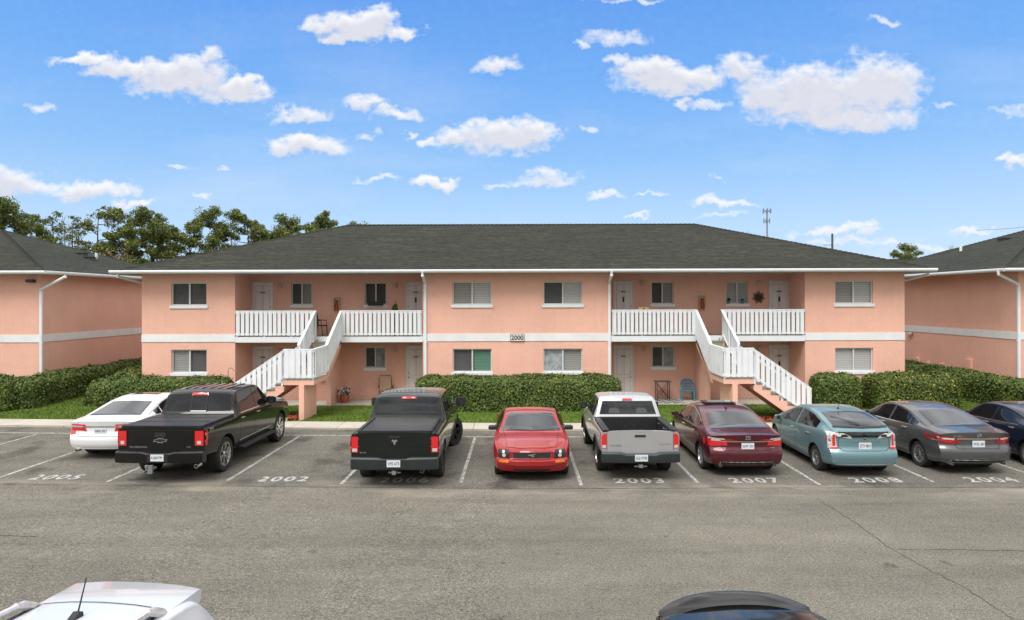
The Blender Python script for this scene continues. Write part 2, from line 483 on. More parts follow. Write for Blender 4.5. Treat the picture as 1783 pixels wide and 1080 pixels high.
M['groove'] = simple('door_groove', (.40, .36, .36), .6)
EZ = 5.44   # underside of the eaves
def hip_roof(parent, x0, x1, y0, y1, rise=.347, ez=EZ, name='roof'):
    """x0..y1 are the eave lines"""
    d = (y1 - y0) / 2; yr = y0 + d; zt = ez + .11; zr = zt + d * rise
    mb = MB()
    A = [(x0, y0), (x1, y0), (x1, y1), (x0, y1)]
    vs = [(x, y, ez + .02) for x, y in A] + [(x, y, zt) for x, y in A] + [(x0 + d, yr, zr), (x1 - d, yr, zr)]
    mb.add(vs, [(4, 5, 9, 8), (6, 7, 8, 9), (5, 6, 9), (7, 4, 8), (0, 1, 5, 4), (1, 2, 6, 5), (2, 3, 7, 6), (3, 0, 4, 7), (3, 2, 1, 0)])
    # ridge and hip caps of overlapping shingles
    def cap(p, q):
        p = Vector(p); q = Vector(q); n = max(2, int((q - p).length / .22)); dd = (q - p) / n
        side = Vector((dd.y, -dd.x, 0)); side.normalize(); side *= .13
        for i in range(n):
            a = p + dd * i; b = a + dd * 1.1; up = Vector((0, 0, .035)); u2 = Vector((0, 0, .012)); dn = Vector((0, 0, -.035))
            mb.add([a - side + dn, a + up, a + side + dn, b - side + dn, b + u2, b + side + dn],
                   [(0, 1, 4, 3), (1, 2, 5, 4), (0, 2, 1)])
    cap((x1 - d, yr, zr + .01), (x0 + d, yr, zr + .01))
    for (cx, cy, rx) in ((x0, y0, x0 + d), (x1, y0, x1 - d), (x0, y1, x0 + d), (x1, y1, x1 - d)):
        cap((cx, cy, zt + .012), (rx, yr, zr + .012))
    r = mb.build(name, M['roof'], parent)
    s = MB(); s.box(x0 + .03, x1 - .03, y0 + .03, y1 - .03, ez - .015, ez + .012)
    s.build('soffit', M['soffit'], parent)
    g = MB()
    prof = [(-.02, .0), (-.10, .012), (-.135, .06), (-.135, .115), (-.12, .13), (-.02, .13)]
    g.prism([(y0 + a, ez - .02 + b) for a, b in prof], 'x', x0 - .13, x1 + .13)
    g.prism([(y1 - a, ez - .02 + b) for a, b in prof], 'x', x0 - .13, x1 + .13)
    g.prism([(x0 + a, ez - .02 + b) for a, b in prof], 'y', y0 - .02, y1 + .02)
    g.prism([(x1 - a, ez - .02 + b) for a, b in prof], 'y', y0 - .02, y1 + .02)
    g.build('gutter', M['white'], parent)
    return r, zt, rise

def wall_xz(mb, x0, x1, z0, z1, y, holes, t=.16):
    """wall slab facing -y with rectangular openings (hx0,hx1,hz0,hz1)"""
    xs = sorted({x0, x1, *[h[0] for h in holes], *[h[1] for h in holes]})
    zs = sorted({z0, z1, *[h[2] for h in holes], *[h[3] for h in holes]})
    def inside(a, b):
        return any(h[0] - 1e-6 < a < h[1] + 1e-6 and h[2] - 1e-6 < b < h[3] + 1e-6 for h in holes)
    for i in range(len(xs) - 1):
        for j in range(len(zs) - 1):
            if inside((xs[i] + xs[i+1]) / 2, (zs[j] + zs[j+1]) / 2): continue
            a, b, c, d = xs[i], xs[i+1], zs[j], zs[j+1]
            mb.add([(a, y, c), (b, y, c), (b, y, d), (a, y, d)], [(0, 1, 2, 3)])
    for (a, b, c, d) in holes:
        mb.add([(a, y, c), (b, y, c), (b, y, d), (a, y, d), (a, y+t, c), (b, y+t, c), (b, y+t, d), (a, y+t, d)],
               [(0, 4, 5, 1), (1, 5, 6, 2), (2, 6, 7, 3), (3, 7, 4, 0)])

def window(parent, x0, x1, z0, z1, y, left='blind_mid', right='blind_light', sill=True, drop=(1, 1)):
    """window set into an opening of a wall facing -y"""
    f = MB(); w = .045; yy = y + .07
    f.box(x0 + .003, x0 + w, yy, yy + .06, z0 + .003, z1 - .003); f.box(x1 - w, x1 - .003, yy, yy + .06, z0 + .003, z1 - .003)
    f.box(x0 + w, x1 - w, yy, yy + .06, z0 + .003, z0 + w); f.box(x0 + w, x1 - w, yy, yy + .06, z1 - w, z1 - .003)
    xm = (x0 + x1) / 2
    f.box(xm - .028, xm + .028, yy - .008, yy + .05, z0 + w, z1 - w)
    win = f.build('window', M['frame'], parent)
    p = MB(); p.box(x0 + w, xm - .028, yy + .02, yy + .026, z0 + w, z1 - w); p.box(xm + .028, x1 - w, yy + .034, yy + .04, z0 + w, z1 - w)
    p.build('pane', M['pane'], win)
    for k, (a, b, mt) in enumerate(((x0 + w, xm - .01, left), (xm + .01, x1 - w, right))):
        if mt is None: continue
        b_ = MB(); zb = z1 - (z1 - z0) * drop[k]
        b_.box(a, b, yy + .075 + .004 * k, yy + .08 + .004 * k, zb + .03, z1 - .03)
        b_.build('curtain' if mt == 'curtain' else 'blind', M[mt], win)
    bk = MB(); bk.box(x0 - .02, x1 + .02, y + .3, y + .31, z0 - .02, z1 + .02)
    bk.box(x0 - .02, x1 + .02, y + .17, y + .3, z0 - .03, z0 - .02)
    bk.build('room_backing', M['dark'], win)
    if sill:
        s = MB(); s.box(x0 - .05, x1 + .05, y - .05, y + .07, z0 - .125, z0 + .001)
        s.build('sill', M['white'], win, bevel=.008)
    return win

def door(parent, x0, x1, z0, z1, y, hinge=1, deco=None):
    root = None
    f = MB(); w = .05
    f.box(x0 - w, x0, y - .03, y + .04, z0, z1 + w); f.box(x1, x1 + w, y - .03, y + .04, z0, z1 + w); f.box(x0, x1, y - .03, y + .04, z1, z1 + w)
    d = MB(); d.box(x0 + .006, x1 - .006, y - .012, y + .03, z0 + .01, z1 - .005)
    W = x1 - x0; hh = z1 - z0
    dr = d.build('door', M['door'], parent)
    # six raised panels; darker plates behind them paint the groove shade
    pn = MB(); 
    for (a, b) in ((.13, .45), (.55, .87)):
        for (c, e) in ((.09, .40), (.46, .78), (.83, .94)):
            pn.box(x0 + W*a, x0 + W*b, y - .022, y - .012, z0 + hh*c, z0 + hh*e)
    pn.build('panel', M['door'], dr, bevel=.008)
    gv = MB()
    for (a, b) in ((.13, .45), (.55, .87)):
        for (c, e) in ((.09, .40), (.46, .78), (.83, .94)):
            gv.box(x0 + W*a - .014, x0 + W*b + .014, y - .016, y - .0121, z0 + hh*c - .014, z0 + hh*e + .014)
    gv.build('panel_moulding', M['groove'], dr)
    f.build('door_frame', M['frame'], dr)
    xh = x1 - .08 if hinge > 0 else x0 + .08
    k = MB(); k.lathe([(0, -.07), (.025, -.07), (.03, -.045), (.012, -.03), (.012, -.012)], (xh, y, z0 + .95), 'y', 10)
    k.lathe([(0, -.035), (.025, -.035), (.027, -.012)], (xh, y, z0 + 1.13), 'y', 10)
    k.build('handle', M['black_metal'] if deco == 'dark' else M['brass'], dr, smooth=True)
    n = MB(); n.box(x0 + W*.38, x0 + W*.62, y - .028, y - .0121, z0 + hh*.795 , z0 + hh*.815)
    n.build('number_plate', M['black_metal'], dr)
    if deco == 'drop':
        n = MB(); n.box(x0 + W*.45, x0 + W*.55, y - .045, y - .0225, z0 + hh*.60, z0 + hh*.70); n.build('door_hanging', M['black_metal'], dr)
    return dr

def wall_lamp(parent, x, y, z):
    m = MB(); m.box(x - .06, x + .06, y - .03, y, z - .10, z + .10)
    l = m.build('wall_lamp', M['frame'], parent, bevel=.01)
    m = MB(); m.lathe([(.055, -.10), (.07, .04), (.075, .07), (.0, .12)], (x, y - .10, z), 'z', 12)
    m.build('lamp_shade', M['lamp_glass'], l, smooth=True)

def downspout(parent, x, y, zt, zb, yg=None, xg=None, mat='white'):
    """runs down the wall at (x,y); top elbow reaches out to the gutter at (xg,yg)"""
    m = MB(); w = .05
    m.box(x - w, x + w, y - .085, y - .005, zb, zt)
    xg = x if xg is None else xg
    a = Vector((x, y - .045, zt)); b = Vector((xg, yg, EZ - .0))
    pts = [a + Vector((0, 0, -.02)), a + Vector((0, 0, .05)), Vector((xg, yg, EZ - .12)), b + Vector((0, 0, .02))]
    m.tube(pts, .062, 8)
    for z in (zb + .6, 2.6, zt - .3):
        m.box(x - w - .02, x + w + .02, y - .089, y - .004, z, z + .03)
    return m.build('downspout', M[mat], parent)

def railing(mb, p0, p1, h=1.0, posts=(), slat=.13, gap=.052, zb=.07, n=None, side=0):
    p0 = Vector(p0); p1 = Vector(p1); d = p1 - p0; L = math.hypot(d.x, d.y)
    u = Vector((d.x / L, d.y / L, 0)); nrm = Vector((u.y, -u.x, 0)); sl = d.z / L
    def seg(a, b, lo, hi, t0, t1, m=0):
        vs = []
        for s_ in (a, b):
            for tt in (t0, t1):
                for z in (lo, hi):
                    q = p0 + u * s_ + nrm * tt; vs.append((q.x, q.y, p0.z + sl * s_ + z))
        mb.add(vs, [(0, 1, 3, 2), (4, 6, 7, 5), (0, 4, 5, 1), (2, 3, 7, 6), (0, 2, 6, 4), (1, 5, 7, 3)], m)
    seg(0, L, h - .04, h, -.05, .05)            # cap
    seg(0, L, h - .12, h - .041, .0, .035)       # upper rail
    seg(0, L, zb - .0, zb + .07, .0, .035)       # lower rail
    cnt = n or max(1, round((L - gap) / (slat + gap))); pitch = (L - gap) / cnt
    rr = random.Random(int(L * 1000))
    for i in range(cnt):
        a = gap + pitch * i; j = rr.uniform(-.006, .006)
        seg(a + j, a + pitch - gap + j, zb - .02, h - .045, .037, .058)
    for s_ in posts:
        seg(s_ - .035, s_ + .035, -.2, h - .041, -.055, -.002)

# --- main building
YF, YB = 28.1, 29.8
XL, XR = -15.34, 15.76
YE, YR = YF - .72, 41.7
def pxX(px, Y): return (px - 902) * Y / 1200
main = empty('apartment_building', (0.2, YF, 0))
tag(main, 'pink two storey apartment block in the middle with two outside stairs, number 2000', 'building')
FB = [(XL, -11.54), (-3.89, 3.8), (11.7, XR)]          # front wall blocks
RB = [(-11.54, -3.89), (3.8, 11.7)]                    # recesses
win_front = [(297, 361), (787, 857), (945, 1015), (1453, 1521)]
ZU, ZL = (4.06, 5.06), (1.34, 2.29)                    # window sill/head heights, upper, lower
def zpx(py, Y): return H - (py - 524) * Y / 1200
UZ = (zpx(530.5, YF), zpx(490.5, YF)); LZ = (zpx(648, YF), zpx(607.5, YF))
blinds = {0: (('screen', 'screen'), ('blind_mid', 'screen')), 1: (('blind_mid', 'blind_light'), ('screen', 'blind_green')),
          2: (('screen', 'blind_light'), ('curtain', 'blind_mid')), 3: (('blind_mid', 'blind_light'), ('blind_light', 'blind_light'))}
walls = MB()
wins = []
for (a, b) in FB:
    holes = []
    for i, (p, q) in enumerate(win_front):
        x0, x1 = pxX(p + 1, YF), pxX(q - 1, YF)
        if a < x0 < b:
            for k, z in enumerate((UZ, LZ)):
                holes.append((x0, x1, z[0], z[1])); wins.append((x0, x1, z[0], z[1], YF, *blinds[i][k]))
    wall_xz(walls, a, b, -.3, EZ, YF, holes)
bw = {0: [(506, 544, 0, 'screen', 'blind_mid'), (634, 674, 0, 'screen', 'screen'), (634, 672, 1, 'screen', 'curtain'), (506, 544, 1, 'screen', 'blind_mid')],
      1: [(1133, 1174, 0, 'screen', 'blind_mid'), (1264, 1304, 0, 'blind_light', 'blind_light'), (1134, 1175, 1, 'screen', 'curtain'), (1264, 1304, 1, 'screen', 'blind_mid')]}
bwin = []
for k, (a, b) in enumerate(RB):
    holes = []
    for (p, q, lo, l, r_) in bw[k]:
        x0, x1 = pxX(p + 1, YB), pxX(q - 1, YB)
        z = (zpx(640, YB), zpx(603.5, YB)) if lo else (zpx(530, YB), zpx(491.5, YB))
        holes.append((x0, x1, z[0], z[1])); bwin.append((x0, x1, z[0], z[1], YB, l, r_))
    wall_xz(walls, a, b, -.3, EZ, YB, holes)
    for x in (a, b):
        walls.add([(x, YF, -.3), (x, YB, -.3), (x, YB, EZ), (x, YF, EZ)], [(0, 1, 2, 3)])
walls.add([(XL, YF, -.3), (XL, YR, -.3), (XL, YR, EZ), (XL, YF, EZ)], [(0, 1, 2, 3)])
walls.add([(XR, YF, -.3), (XR, YR, -.3), (XR, YR, EZ), (XR, YF, EZ)], [(0, 1, 2, 3)])
walls.add([(XL, YR, -.3), (XR, YR, -.3), (XR, YR, EZ), (XL, YR, EZ)], [(0, 1, 2, 3)])
walls.build('wall', M['pink'], main)
for w in wins: window(main, *w)
for w in bwin: window(main, *w)
hip_roof(main, XL - .72, XR + .72, YE, YR + .72)
tr = MB()
for (a, b) in FB: tr.box(a + .002, b - .002, YF - .025, YF + .01, 2.66, 2.965)
tr.box(XL - .025, XL + .01, YF + .01, YR, 2.66, 2.965); tr.box(XR - .01, XR + .025, YF + .01, YR, 2.66, 2.965)
tr.build('trim_band', M['trim'], main)
# doors
dz_u = (2.93, zpx(491.5, YB)); dz_l = (.06, zpx(603, YB))
for i, (p, q) in enumerate([(440, 474), (706.5, 740), (1068, 1101), (1339, 1372)]):
    h = [1, -1, 1, -1][i]
    door(main, pxX(p, YB) + .04, pxX(q, YB) - .0, *dz_u, YB, h, [None, 'drop', 'drop', 'drop'][i])
    door(main, pxX(p, YB) + .04, pxX(q, YB) - .0, *dz_l, YB, h, ['drop', 'dark', None, 'drop'][i])
for (px, py) in [(489, 497), (689, 497), (1119, 494), (1320, 494), (489, 610), (689, 609), (1121, 608), (1321, 608)]:
    wall_lamp(main, pxX(px, YB), YB, zpx(py, YB))
for (px, xx) in [(737, -3.78), (1064, 3.71)]:
    downspout(main, xx, YF, 5.0, .1, YE - .1)
downspout(main, XL - .09, YF + 1.0, 4.95, .3, YF - .3, XL - .8)
downspout(main, XR + .09, YF + 1.0, 4.95, .1, YF - .3, XR + .8)
# balconies
OP = [(-8.29, -7.22), (7.26, 8.31)]
for k, (a, b) in enumerate(RB):
    s = MB(); s.box(a + .004, b - .004, YF - .02, YF + .10, 2.63, 2.86)
    s.build('balcony_edge', M['white'], main)
    s = MB(); s.box(a + .004, b - .004, YF + .10, YB - .004, 2.66, 2.855)
    s.build('balcony_floor', M['step'], main)
    o0, o1 = OP[k]
    for (p, q) in ((a + .02, o0), (o1, b - .02)):
        r_ = MB(); L = q - p
        railing(r_, (p, YF + .0, 2.86), (q, YF, 2.86), 1.07 - .0, posts=[L * f for f in (.0167, .36, .70, .985)])
        r_.build('balcony_railing', M['white'], main)
    # patio slab
    s = MB(); s.box(a - (0.0), b + 0.0, YF + .02, YB - .003, -.2, .065)
    s.build('patio', M['concrete'])['kind'] = 'structure'
# stairs
def stair(s, xi, xo):
    """s=-1 left stair, +1 right stair; xi inner and xo outer edge of the upper flight (absolute)"""
    st_ = empty('staircase', (0, 0, 0)); st_.parent = main; st_.location = Vector((0, 0, 0)) - main.location
    P = st_
    YL0, YL1, ZL_ = 24.3, 25.85, 1.55
    lo, hi = min(s*xi, s*xo), max(s*xi, s*xo)
    c = MB(); c.box(lo, hi, YL0, YL1, ZL_ - .035, ZL_)
    n = 7; rise = (2.86 - ZL_) / n; run = (YF - YL1) / (n - 1) * .985
    for i in range(n - 1):
        z = ZL_ + rise * (i + 1); y = YL1 + run * i
        c.box(lo + .05, hi - .05, y, y + run + .03, z - .05, z)
        c.box(lo + .07, hi - .07, y + .02, y + .05, z - rise, z - .05)
    xend = s * 10.38; m_ = 8; r2 = (ZL_ - .06) / m_; run2 = (abs(xend) - xo) / (m_ - 1)
    for i in range(m_ - 1):
        z = ZL_ - r2 * (i + 1); x = s * (xo + run2 * i); x2 = s * (xo + run2 * (i + 1) + .03)
        c.box(x, x2, YL0 + .07, YL1 - .07, z - .05, z)
    c.build('tread', M['step'], P)
    k = MB()
    k.box(lo, hi, YL0, YL1, ZL_ - .20, ZL_ - .036)
    # stepped stringers
    for xa in (lo, hi - .12):
        poly = [(YL1, ZL_ - .2)]
        top = [(YL1, ZL_ - .06)]
        for i in range(n - 1):
            z = ZL_ + rise * (i + 1) - .06; y = YL1 + run * i
            top += [(y + .04, z), (y + run + .04, z)]
        poly = [(YL1, ZL_ - .36)] + [(YF, 2.86 - .42)] + [(YF, 2.80)] + top[::-1]
        k.prism(poly, 'x', xa, xa + .12)
    for ya in (YL0, YL1 - .12):
        top = [(s * xo, ZL_ - .06)]
        for i in range(m_ - 1):
            z = ZL_ - r2 * (i + 1) - .06; top += [(s * (xo + run2 * i), z), (s * (xo + run2 * (i + 1)), z)]
        poly = top + [(s * (abs(xend) + .05), -.1), (s * (abs(xend) - .35), -.1), (s * xo, ZL_ - .42)]
        k.prism(poly, 'y', ya, ya + .12)
    k.prism([(YL1, ZL_ - .30), (YF, 2.86 - .36), (YF, 2.86 - .22), (YL1, ZL_ - .16)], 'x', lo + .12, hi - .12)
    k.prism([(s * xo, ZL_ - .36), (s * (abs(xend) - .35), -.05), (s * (abs(xend) - .1), -.05), (s * xo, ZL_ - .2)], 'y', YL0 + .12, YL1 - .12)
    k.build('stringer', M['pink'], P)
    w = MB(); w.box(s * 7.54, s * 7.72, YL0 - .06, YL1 - .1, -.2, ZL_ - .201)
    w.build('pillar', M['pink'], P)
    w = MB(); w.prism([(YF - .05, -.2), (YB - .004, -.2), (YB - .004, 2.65), (YF + .0, 2.65), (YF - .05, 2.4)], 'x', s * 7.62, s * 7.82)
    w.build('support_wall', M['pink'], P)
    hr = 1.07
    for (x, sd) in ((s * xi, -s), (s * xo, s)):
        r_ = MB()
        a = (x, YF, 2.86); b = (x, YL1 + .1, ZL_ + .06)
        if sd * 1 > 0: railing(r_, b, a, hr, (.03, 1.1), gap=.05, zb=.03)
        else: railing(r_, a, b, hr, (.03, 1.1, 2.1), gap=.05, zb=.03)
        if abs(x) == abs(xi):
            railing(r_, *(((x, YL0, ZL_), (x, YL1 + .1, ZL_ + .03)) if s < 0 else ((x, YL1 + .1, ZL_ + .03), (x, YL0, ZL_))), hr, (.05,), gap=.05)
        r_.build('stair_railing', M['white'], P)
    r_ = MB(); railing(r_, (lo, YL0, ZL_), (hi, YL0, ZL_), hr, (.03, hi - lo - .03)); r_.build('landing_railing', M['white'], P)
    for y in (YL0, YL1 - .05):
        r_ = MB(); e = s * (abs(xend) - .05); ze = .16
        if s > 0: railing(r_, (s * xo, y, ZL_), (e, y, ze), hr - .03, (.03, 1.0, 2.0), zb=.05)
        else: railing(r_, (e, y, ze), (s * xo, y, ZL_), hr - .03, (.03, 1.0, 2.0), zb=.05)
        r_.build('stair_railing', M['white'], P)
    return st_
stair(-1, 7.22, 8.27)
stair(1, 7.26, 8.31)

# --- side buildings
def side_building(name, label, x_in, s, ridge_d, dep, cy=YF, win=True, ov=.6, wide=30, ezo=0):
    """s=+1: the building extends to +x from x_in (its inner side wall); -1 to -x"""
    b = empty(name, (x_in, cy, 0)); tag(b, label, 'building')
    xo = x_in + s * wide; x0, x1 = sorted((x_in, xo)); yr = cy + dep
    w = MB(); holes = []; wl = []
    if win:
        for dx in (2.45, 9.5, 14.2, 21.0):
            a, c = sorted((x_in + s * dx, x_in + s * (dx + 1.5)))
            for z, bl in ((UZ, ('blind_mid', 'blind_light')), (LZ, ('blind_light', 'blind_light'))):
                holes.append((a, c, *z)); wl.append((a, c, *z, cy, *bl))
    wall_xz(w, x0, x1, -.3, EZ, cy, holes)
    for x in (x0, x1): w.add([(x, cy, -.3), (x, yr, -.3), (x, yr, EZ), (x, cy, EZ)], [(0, 1, 2, 3)])
    w.add([(x0, yr, -.3), (x1, yr, -.3), (x1, yr, EZ), (x0, yr, EZ)], [(0, 1, 2, 3)])
    w.build('wall', M['pink'], b)
    for q in wl: window(b, *q)
    t = MB(); t.box(x0 - .025, x1 + .025, cy - .025, cy + .01, 2.66, 2.965)
    t.box(x0 - .025, x0 + .01, cy + .01, yr, 2.66, 2.965); t.box(x1 - .01, x1 + .025, cy + .01, yr, 2.66, 2.965)
    t.build('trim_band', M['trim'], b)
    r, zt, rise = hip_roof(b, x0 - ov, x1 + ov, cy - .66, yr + .66)
    return b, r, zt, rise, x0 - ov, x1 + ov, cy - .66, yr + .66
def roof_z(rinfo, x, y):
    b, r, zt, rise, x0, x1, y0, y1 = rinfo
    return zt + rise * min(x - x0, x1 - x, y - y0, y1 - y)
def roof_bits(rinfo, pts):
    b, r = rinfo[0], rinfo[1]
    for (kind, x, y) in pts:
        z = roof_z(rinfo, x, y)
        m = MB()
        if kind == 'pipe':
            m.tube([(x, y, z - .05), (x, y, z + .26)], .065, 10)
            m.build('vent_pipe', M['white'], r)
        else:
            m.box(x - .2, x + .2, y - .22, y + .22, z - .12, z + .06)
            m.box(x - .25, x + .25, y - .27, y + .27, z + .06, z + .095)
            m.build('roof_vent', M['ac'], r)
LB = side_building('apartment_building', 'pink apartment block at the left edge, gutter pipe at its corner', -19.5, -1, 6.7, 12.2)
roof_bits(LB, [('vent', -22.3, 35.2), ('pipe', -21.87, 35.75), ('vent', -21.6, 34.7)])
RBd = side_building('apartment_building', 'pink apartment block at the right edge with meter boxes on its side wall', 20.4, 1, 7, 13.2, ov=.95)
roof_bits(RBd, [('vent', 24.5, 34.7), ('pipe', 23.2, 36.1)])
downspout(LB[0], -19.42, YF, 4.75, .2, YF - .45, -18.2 + .05)
downspout(RBd[0], 20.38, YF, 4.85, .1, YF - .35, 19.35)
def flood(parent, x, y, z, sx):
    m = MB(); m.box(x, x + .04 * sx, y - .1, y + .1, z - .06, z + .06)
    l = m.build('flood_lamp', M['black_metal'], parent)
    m = MB(); m.box(x + .04 * sx, x + .2 * sx, y - .12, y + .12, z - .04, z + .08); m.build('lamp_head', M['frame'], l, bevel=.01)
flood(RBd[0], 20.4, 35.7, 2.55, -1)
m = MB(); m.box(-19.95, -19.65, YF - .2, YF - .002, 5.1, 5.22); m.build('flood_lamp', M['black_metal'], LB[0])
# meter boxes on the right block's side wall
for (y, z0, z1, w) in [(31.1, 1.15, 1.62, .22), (36.6, .95, 1.3, .12), (35.1, .9, 1.35, .16), (34.2, .95, 1.25, .10), (33.1, .95, 1.25, .10)]:
    m = MB(); m.box(20.4 - .14, 20.39, y - w, y + w, z0, z1); m.tube([(20.33, y, z0), (20.33, y, .15)], .025, 6)
    m.build('meter_box', M['pink'], RBd[0], bevel=.01)
for (y, z0) in [(36.5, .9), (35.4, .95), (34.6, .85)]:
    m = MB(); m.box(-19.49, -19.38, y - .1, y + .1, z0, z0 + .3); m.build('meter_box', M['pink'], LB[0], bevel=.01)
# far blocks seen over the gaps
for (x, y, s, lab) in [(-34.0, 60, 1, 'distant apartment block whose roof shows between the left and middle blocks'),
                       (26.5, 60, 1, 'distant apartment block whose low roof shows between the middle and right blocks')]:
    side_building('apartment_building', lab, x, s, 6, 14.2, cy=y, win=False, wide=20)
# ------------------------------------------------------------------ vegetation
def leaf_quads(vs, fs, p, n, size, rnd, aspect=1.6):
    n = n.normalized()
    a = n.orthogonal().normalized(); b = n.cross(a)
    t = rnd.uniform(0, 6.283); u = a * math.cos(t) + b * math.sin(t); w = n.cross(u)
    s = size * rnd.uniform(.6, 1.3); u = u * s * aspect * .5; w = w * s * .5
    i = len(vs)
    vs += [p - u, p + w, p + u, p - w]; fs.append((i, i+1, i+2, i+3))

def hedge(x0, x1, y0, y1, h, label, mat='hedge', dens=720, seed=1, zb=None, size=.055):
    rnd = random.Random(seed)
    cx, cy = (x0+x1)/2, (y0+y1)/2; z0 = lz(cx, cy) - .03 if zb is None else zb
    root = empty('hedge', (cx, cy, z0)); tag(root, label, 'hedge')
    W, D = (x1-x0)/2, (y1-y0)/2; r = min(.46, W*.85, D*.85)
    def surf(nx, ny, nz, inset=0):
        # rounded box surface: direction to the closest point on the box
        pass
    def rbox(p):     # p on box surface -> rounded & wavy
        q = Vector((max(-W+r, min(W-r, p.x)), max(-D+r, min(D-r, p.y)), max(.0, min(h-r, p.z))))
        d = p - q
        if d.length < 1e-6: d = Vector((0, 0, 1))
        n = d.normalized()
        wob = mnoise.noise(Vector((p.x*.9+seed*3, p.y*.9, p.z*.9))) * .13 + mnoise.noise(Vector((p.x*3.1, p.y*3.1+seed, p.z*3.1))) * .05
        return q + n * (r + wob), n
    faces = [(2*W*h, 'f'), (2*W*h, 'b'), (2*D*h, 'l'), (2*D*h, 'r'), (4*W*D, 't')]
    vs = []; fs = []
    for area, k in faces:
        for _ in range(int(area * dens)):
            a, b = rnd.random(), rnd.random()
            if k == 'f': p = Vector((-W+2*W*a, -D, h*b))
            elif k == 'b': p = Vector((-W+2*W*a, D, h*b))
            elif k == 'l': p = Vector((-W, -D+2*D*a, h*b))
            elif k == 'r': p = Vector((W, -D+2*D*a, h*b))
            else: p = Vector((-W+2*W*a, -D+2*D*b, h))
            q, n = rbox(p)
            q = q + n * rnd.gauss(-.03, .035)
            nn = (n + Vector((rnd.uniform(-1, 1), rnd.uniform(-1, 1), rnd.uniform(-.6, 1.0))) * .8)
            leaf_quads(vs, fs, q, nn, size, rnd)
    raw_obj('leaves', vs, fs, M[mat], root)
    # woody core
    vs = []; fs = []
    nx, nz, ny = max(3, int(W*4)), 5, max(3, int(D*4))
    bm = bmesh.new()
    def grid(f, a, b):
        g = [[bm.verts.new(f(i / a, j / b)) for j in range(b+1)] for i in range(a+1)]
        for i in range(a):
            for j in range(b): bm.faces.new((g[i][j], g[i+1][j], g[i+1][j+1], g[i][j+1]))
    def inn(p):
        q, n = rbox(p); return q - n * .13
    grid(lambda u, v: inn(Vector((-W+2*W*u, -D, h*v))), nx, nz); grid(lambda u, v: inn(Vector((-W+2*W*u, D, h*v))), nx, nz)
    grid(lambda u, v: inn(Vector((-W, -D+2*D*u, h*v))), ny, nz); grid(lambda u, v: inn(Vector((W, -D+2*D*u, h*v))), ny, nz)
    grid(lambda u, v: inn(Vector((-W+2*W*u, -D+2*D*v, h))), nx, ny)
    bmesh.ops.remove_doubles(bm, verts=bm.verts, dist=.02); bmesh.ops.recalc_face_normals(bm, faces=bm.faces)
    me = bpy.data.meshes.new('branches'); bm.to_mesh(me); bm.free(); me.materials.append(M['hedge_core'])
    o = bpy.data.objects.new('branches', me); COL.objects.link(o); o.parent = root
    return root

hedge(-3.95, 3.98, 26.3, 27.9, 1.34, 'long clipped hedge under the two middle ground floor windows', seed=1)
hedge(-16.7, -11.3, 26.3, 27.75, 1.12, 'clipped hedge under the left ground floor window behind the white car', seed=2)
hedge(-16.9, -15.7, 28.6, 34.5, 1.15, 'small yellowish hedge in the gap beside the left side wall of the middle block', 'hedge_yellow', seed=3)
hedge(-19.3, -18.1, 25.6, 35.5, 1.12, 'long hedge along the side wall of the left block', seed=4)
hedge(-33.0, -18.7, 25.0, 26.5, 1.18, 'hedge along the front of the left block, reaching the left edge', seed=5)
hedge(11.45, 13.33, 26.3, 27.7, 1.38, 'boxy dark green hedge right of the right stair', seed=6)
hedge(13.62, 16.9, 26.0, 27.7, 1.40, 'yellow speckled hedge at the right end of the middle block', 'hedge_yellow', seed=7)
hedge(16.1, 17.3, 28.2, 34.0, 1.25, 'yellowish hedge running back beside the right side wall of the middle block', 'hedge_yellow', seed=8)
hedge(18.75, 20.05, 25.2, 38.0, 1.22, 'long dark hedge along the side wall of the right block', seed=9)
hedge(20.1, 34.0, 25.2, 26.8, 1.22, 'hedge along the front of the right block', seed=10)

# lawn tufts
rnd = random.Random(11); vs = []; fs = []
def blade(x, y, z):
    a = rnd.uniform(0, 3.14); w = rnd.uniform(.012, .025); hh = rnd.uniform(.03, .075)
    dx, dy = math.cos(a)*w, math.sin(a)*w; lx, ly = rnd.uniform(-.03, .03), rnd.uniform(-.03, .03)
    i = len(vs); vs.extend([(x-dx, y-dy, z), (x+dx, y+dy, z), (x+lx, y+ly, z+hh)]); fs.append((i, i+1, i+2))
for _ in range(60000):
    x = rnd.uniform(-19, 20); y = 23.92 + 4.2 * rnd.random() ** 1.2
    if rnd.random() < .35:
        x = rnd.choice([rnd.uniform(-19, -13), rnd.uniform(16.5, 20)]); y = rnd.uniform(23.9, 31)
    if 28.1 < y < 30 and XL < x < XR: continue
    blade(x, y, lz(x, y) - .005)
tag(raw_obj('grass', vs, fs, M['grass_blade']), 'short bright green grass between the pavement and the pink blocks', 'grass', kind='stuff')

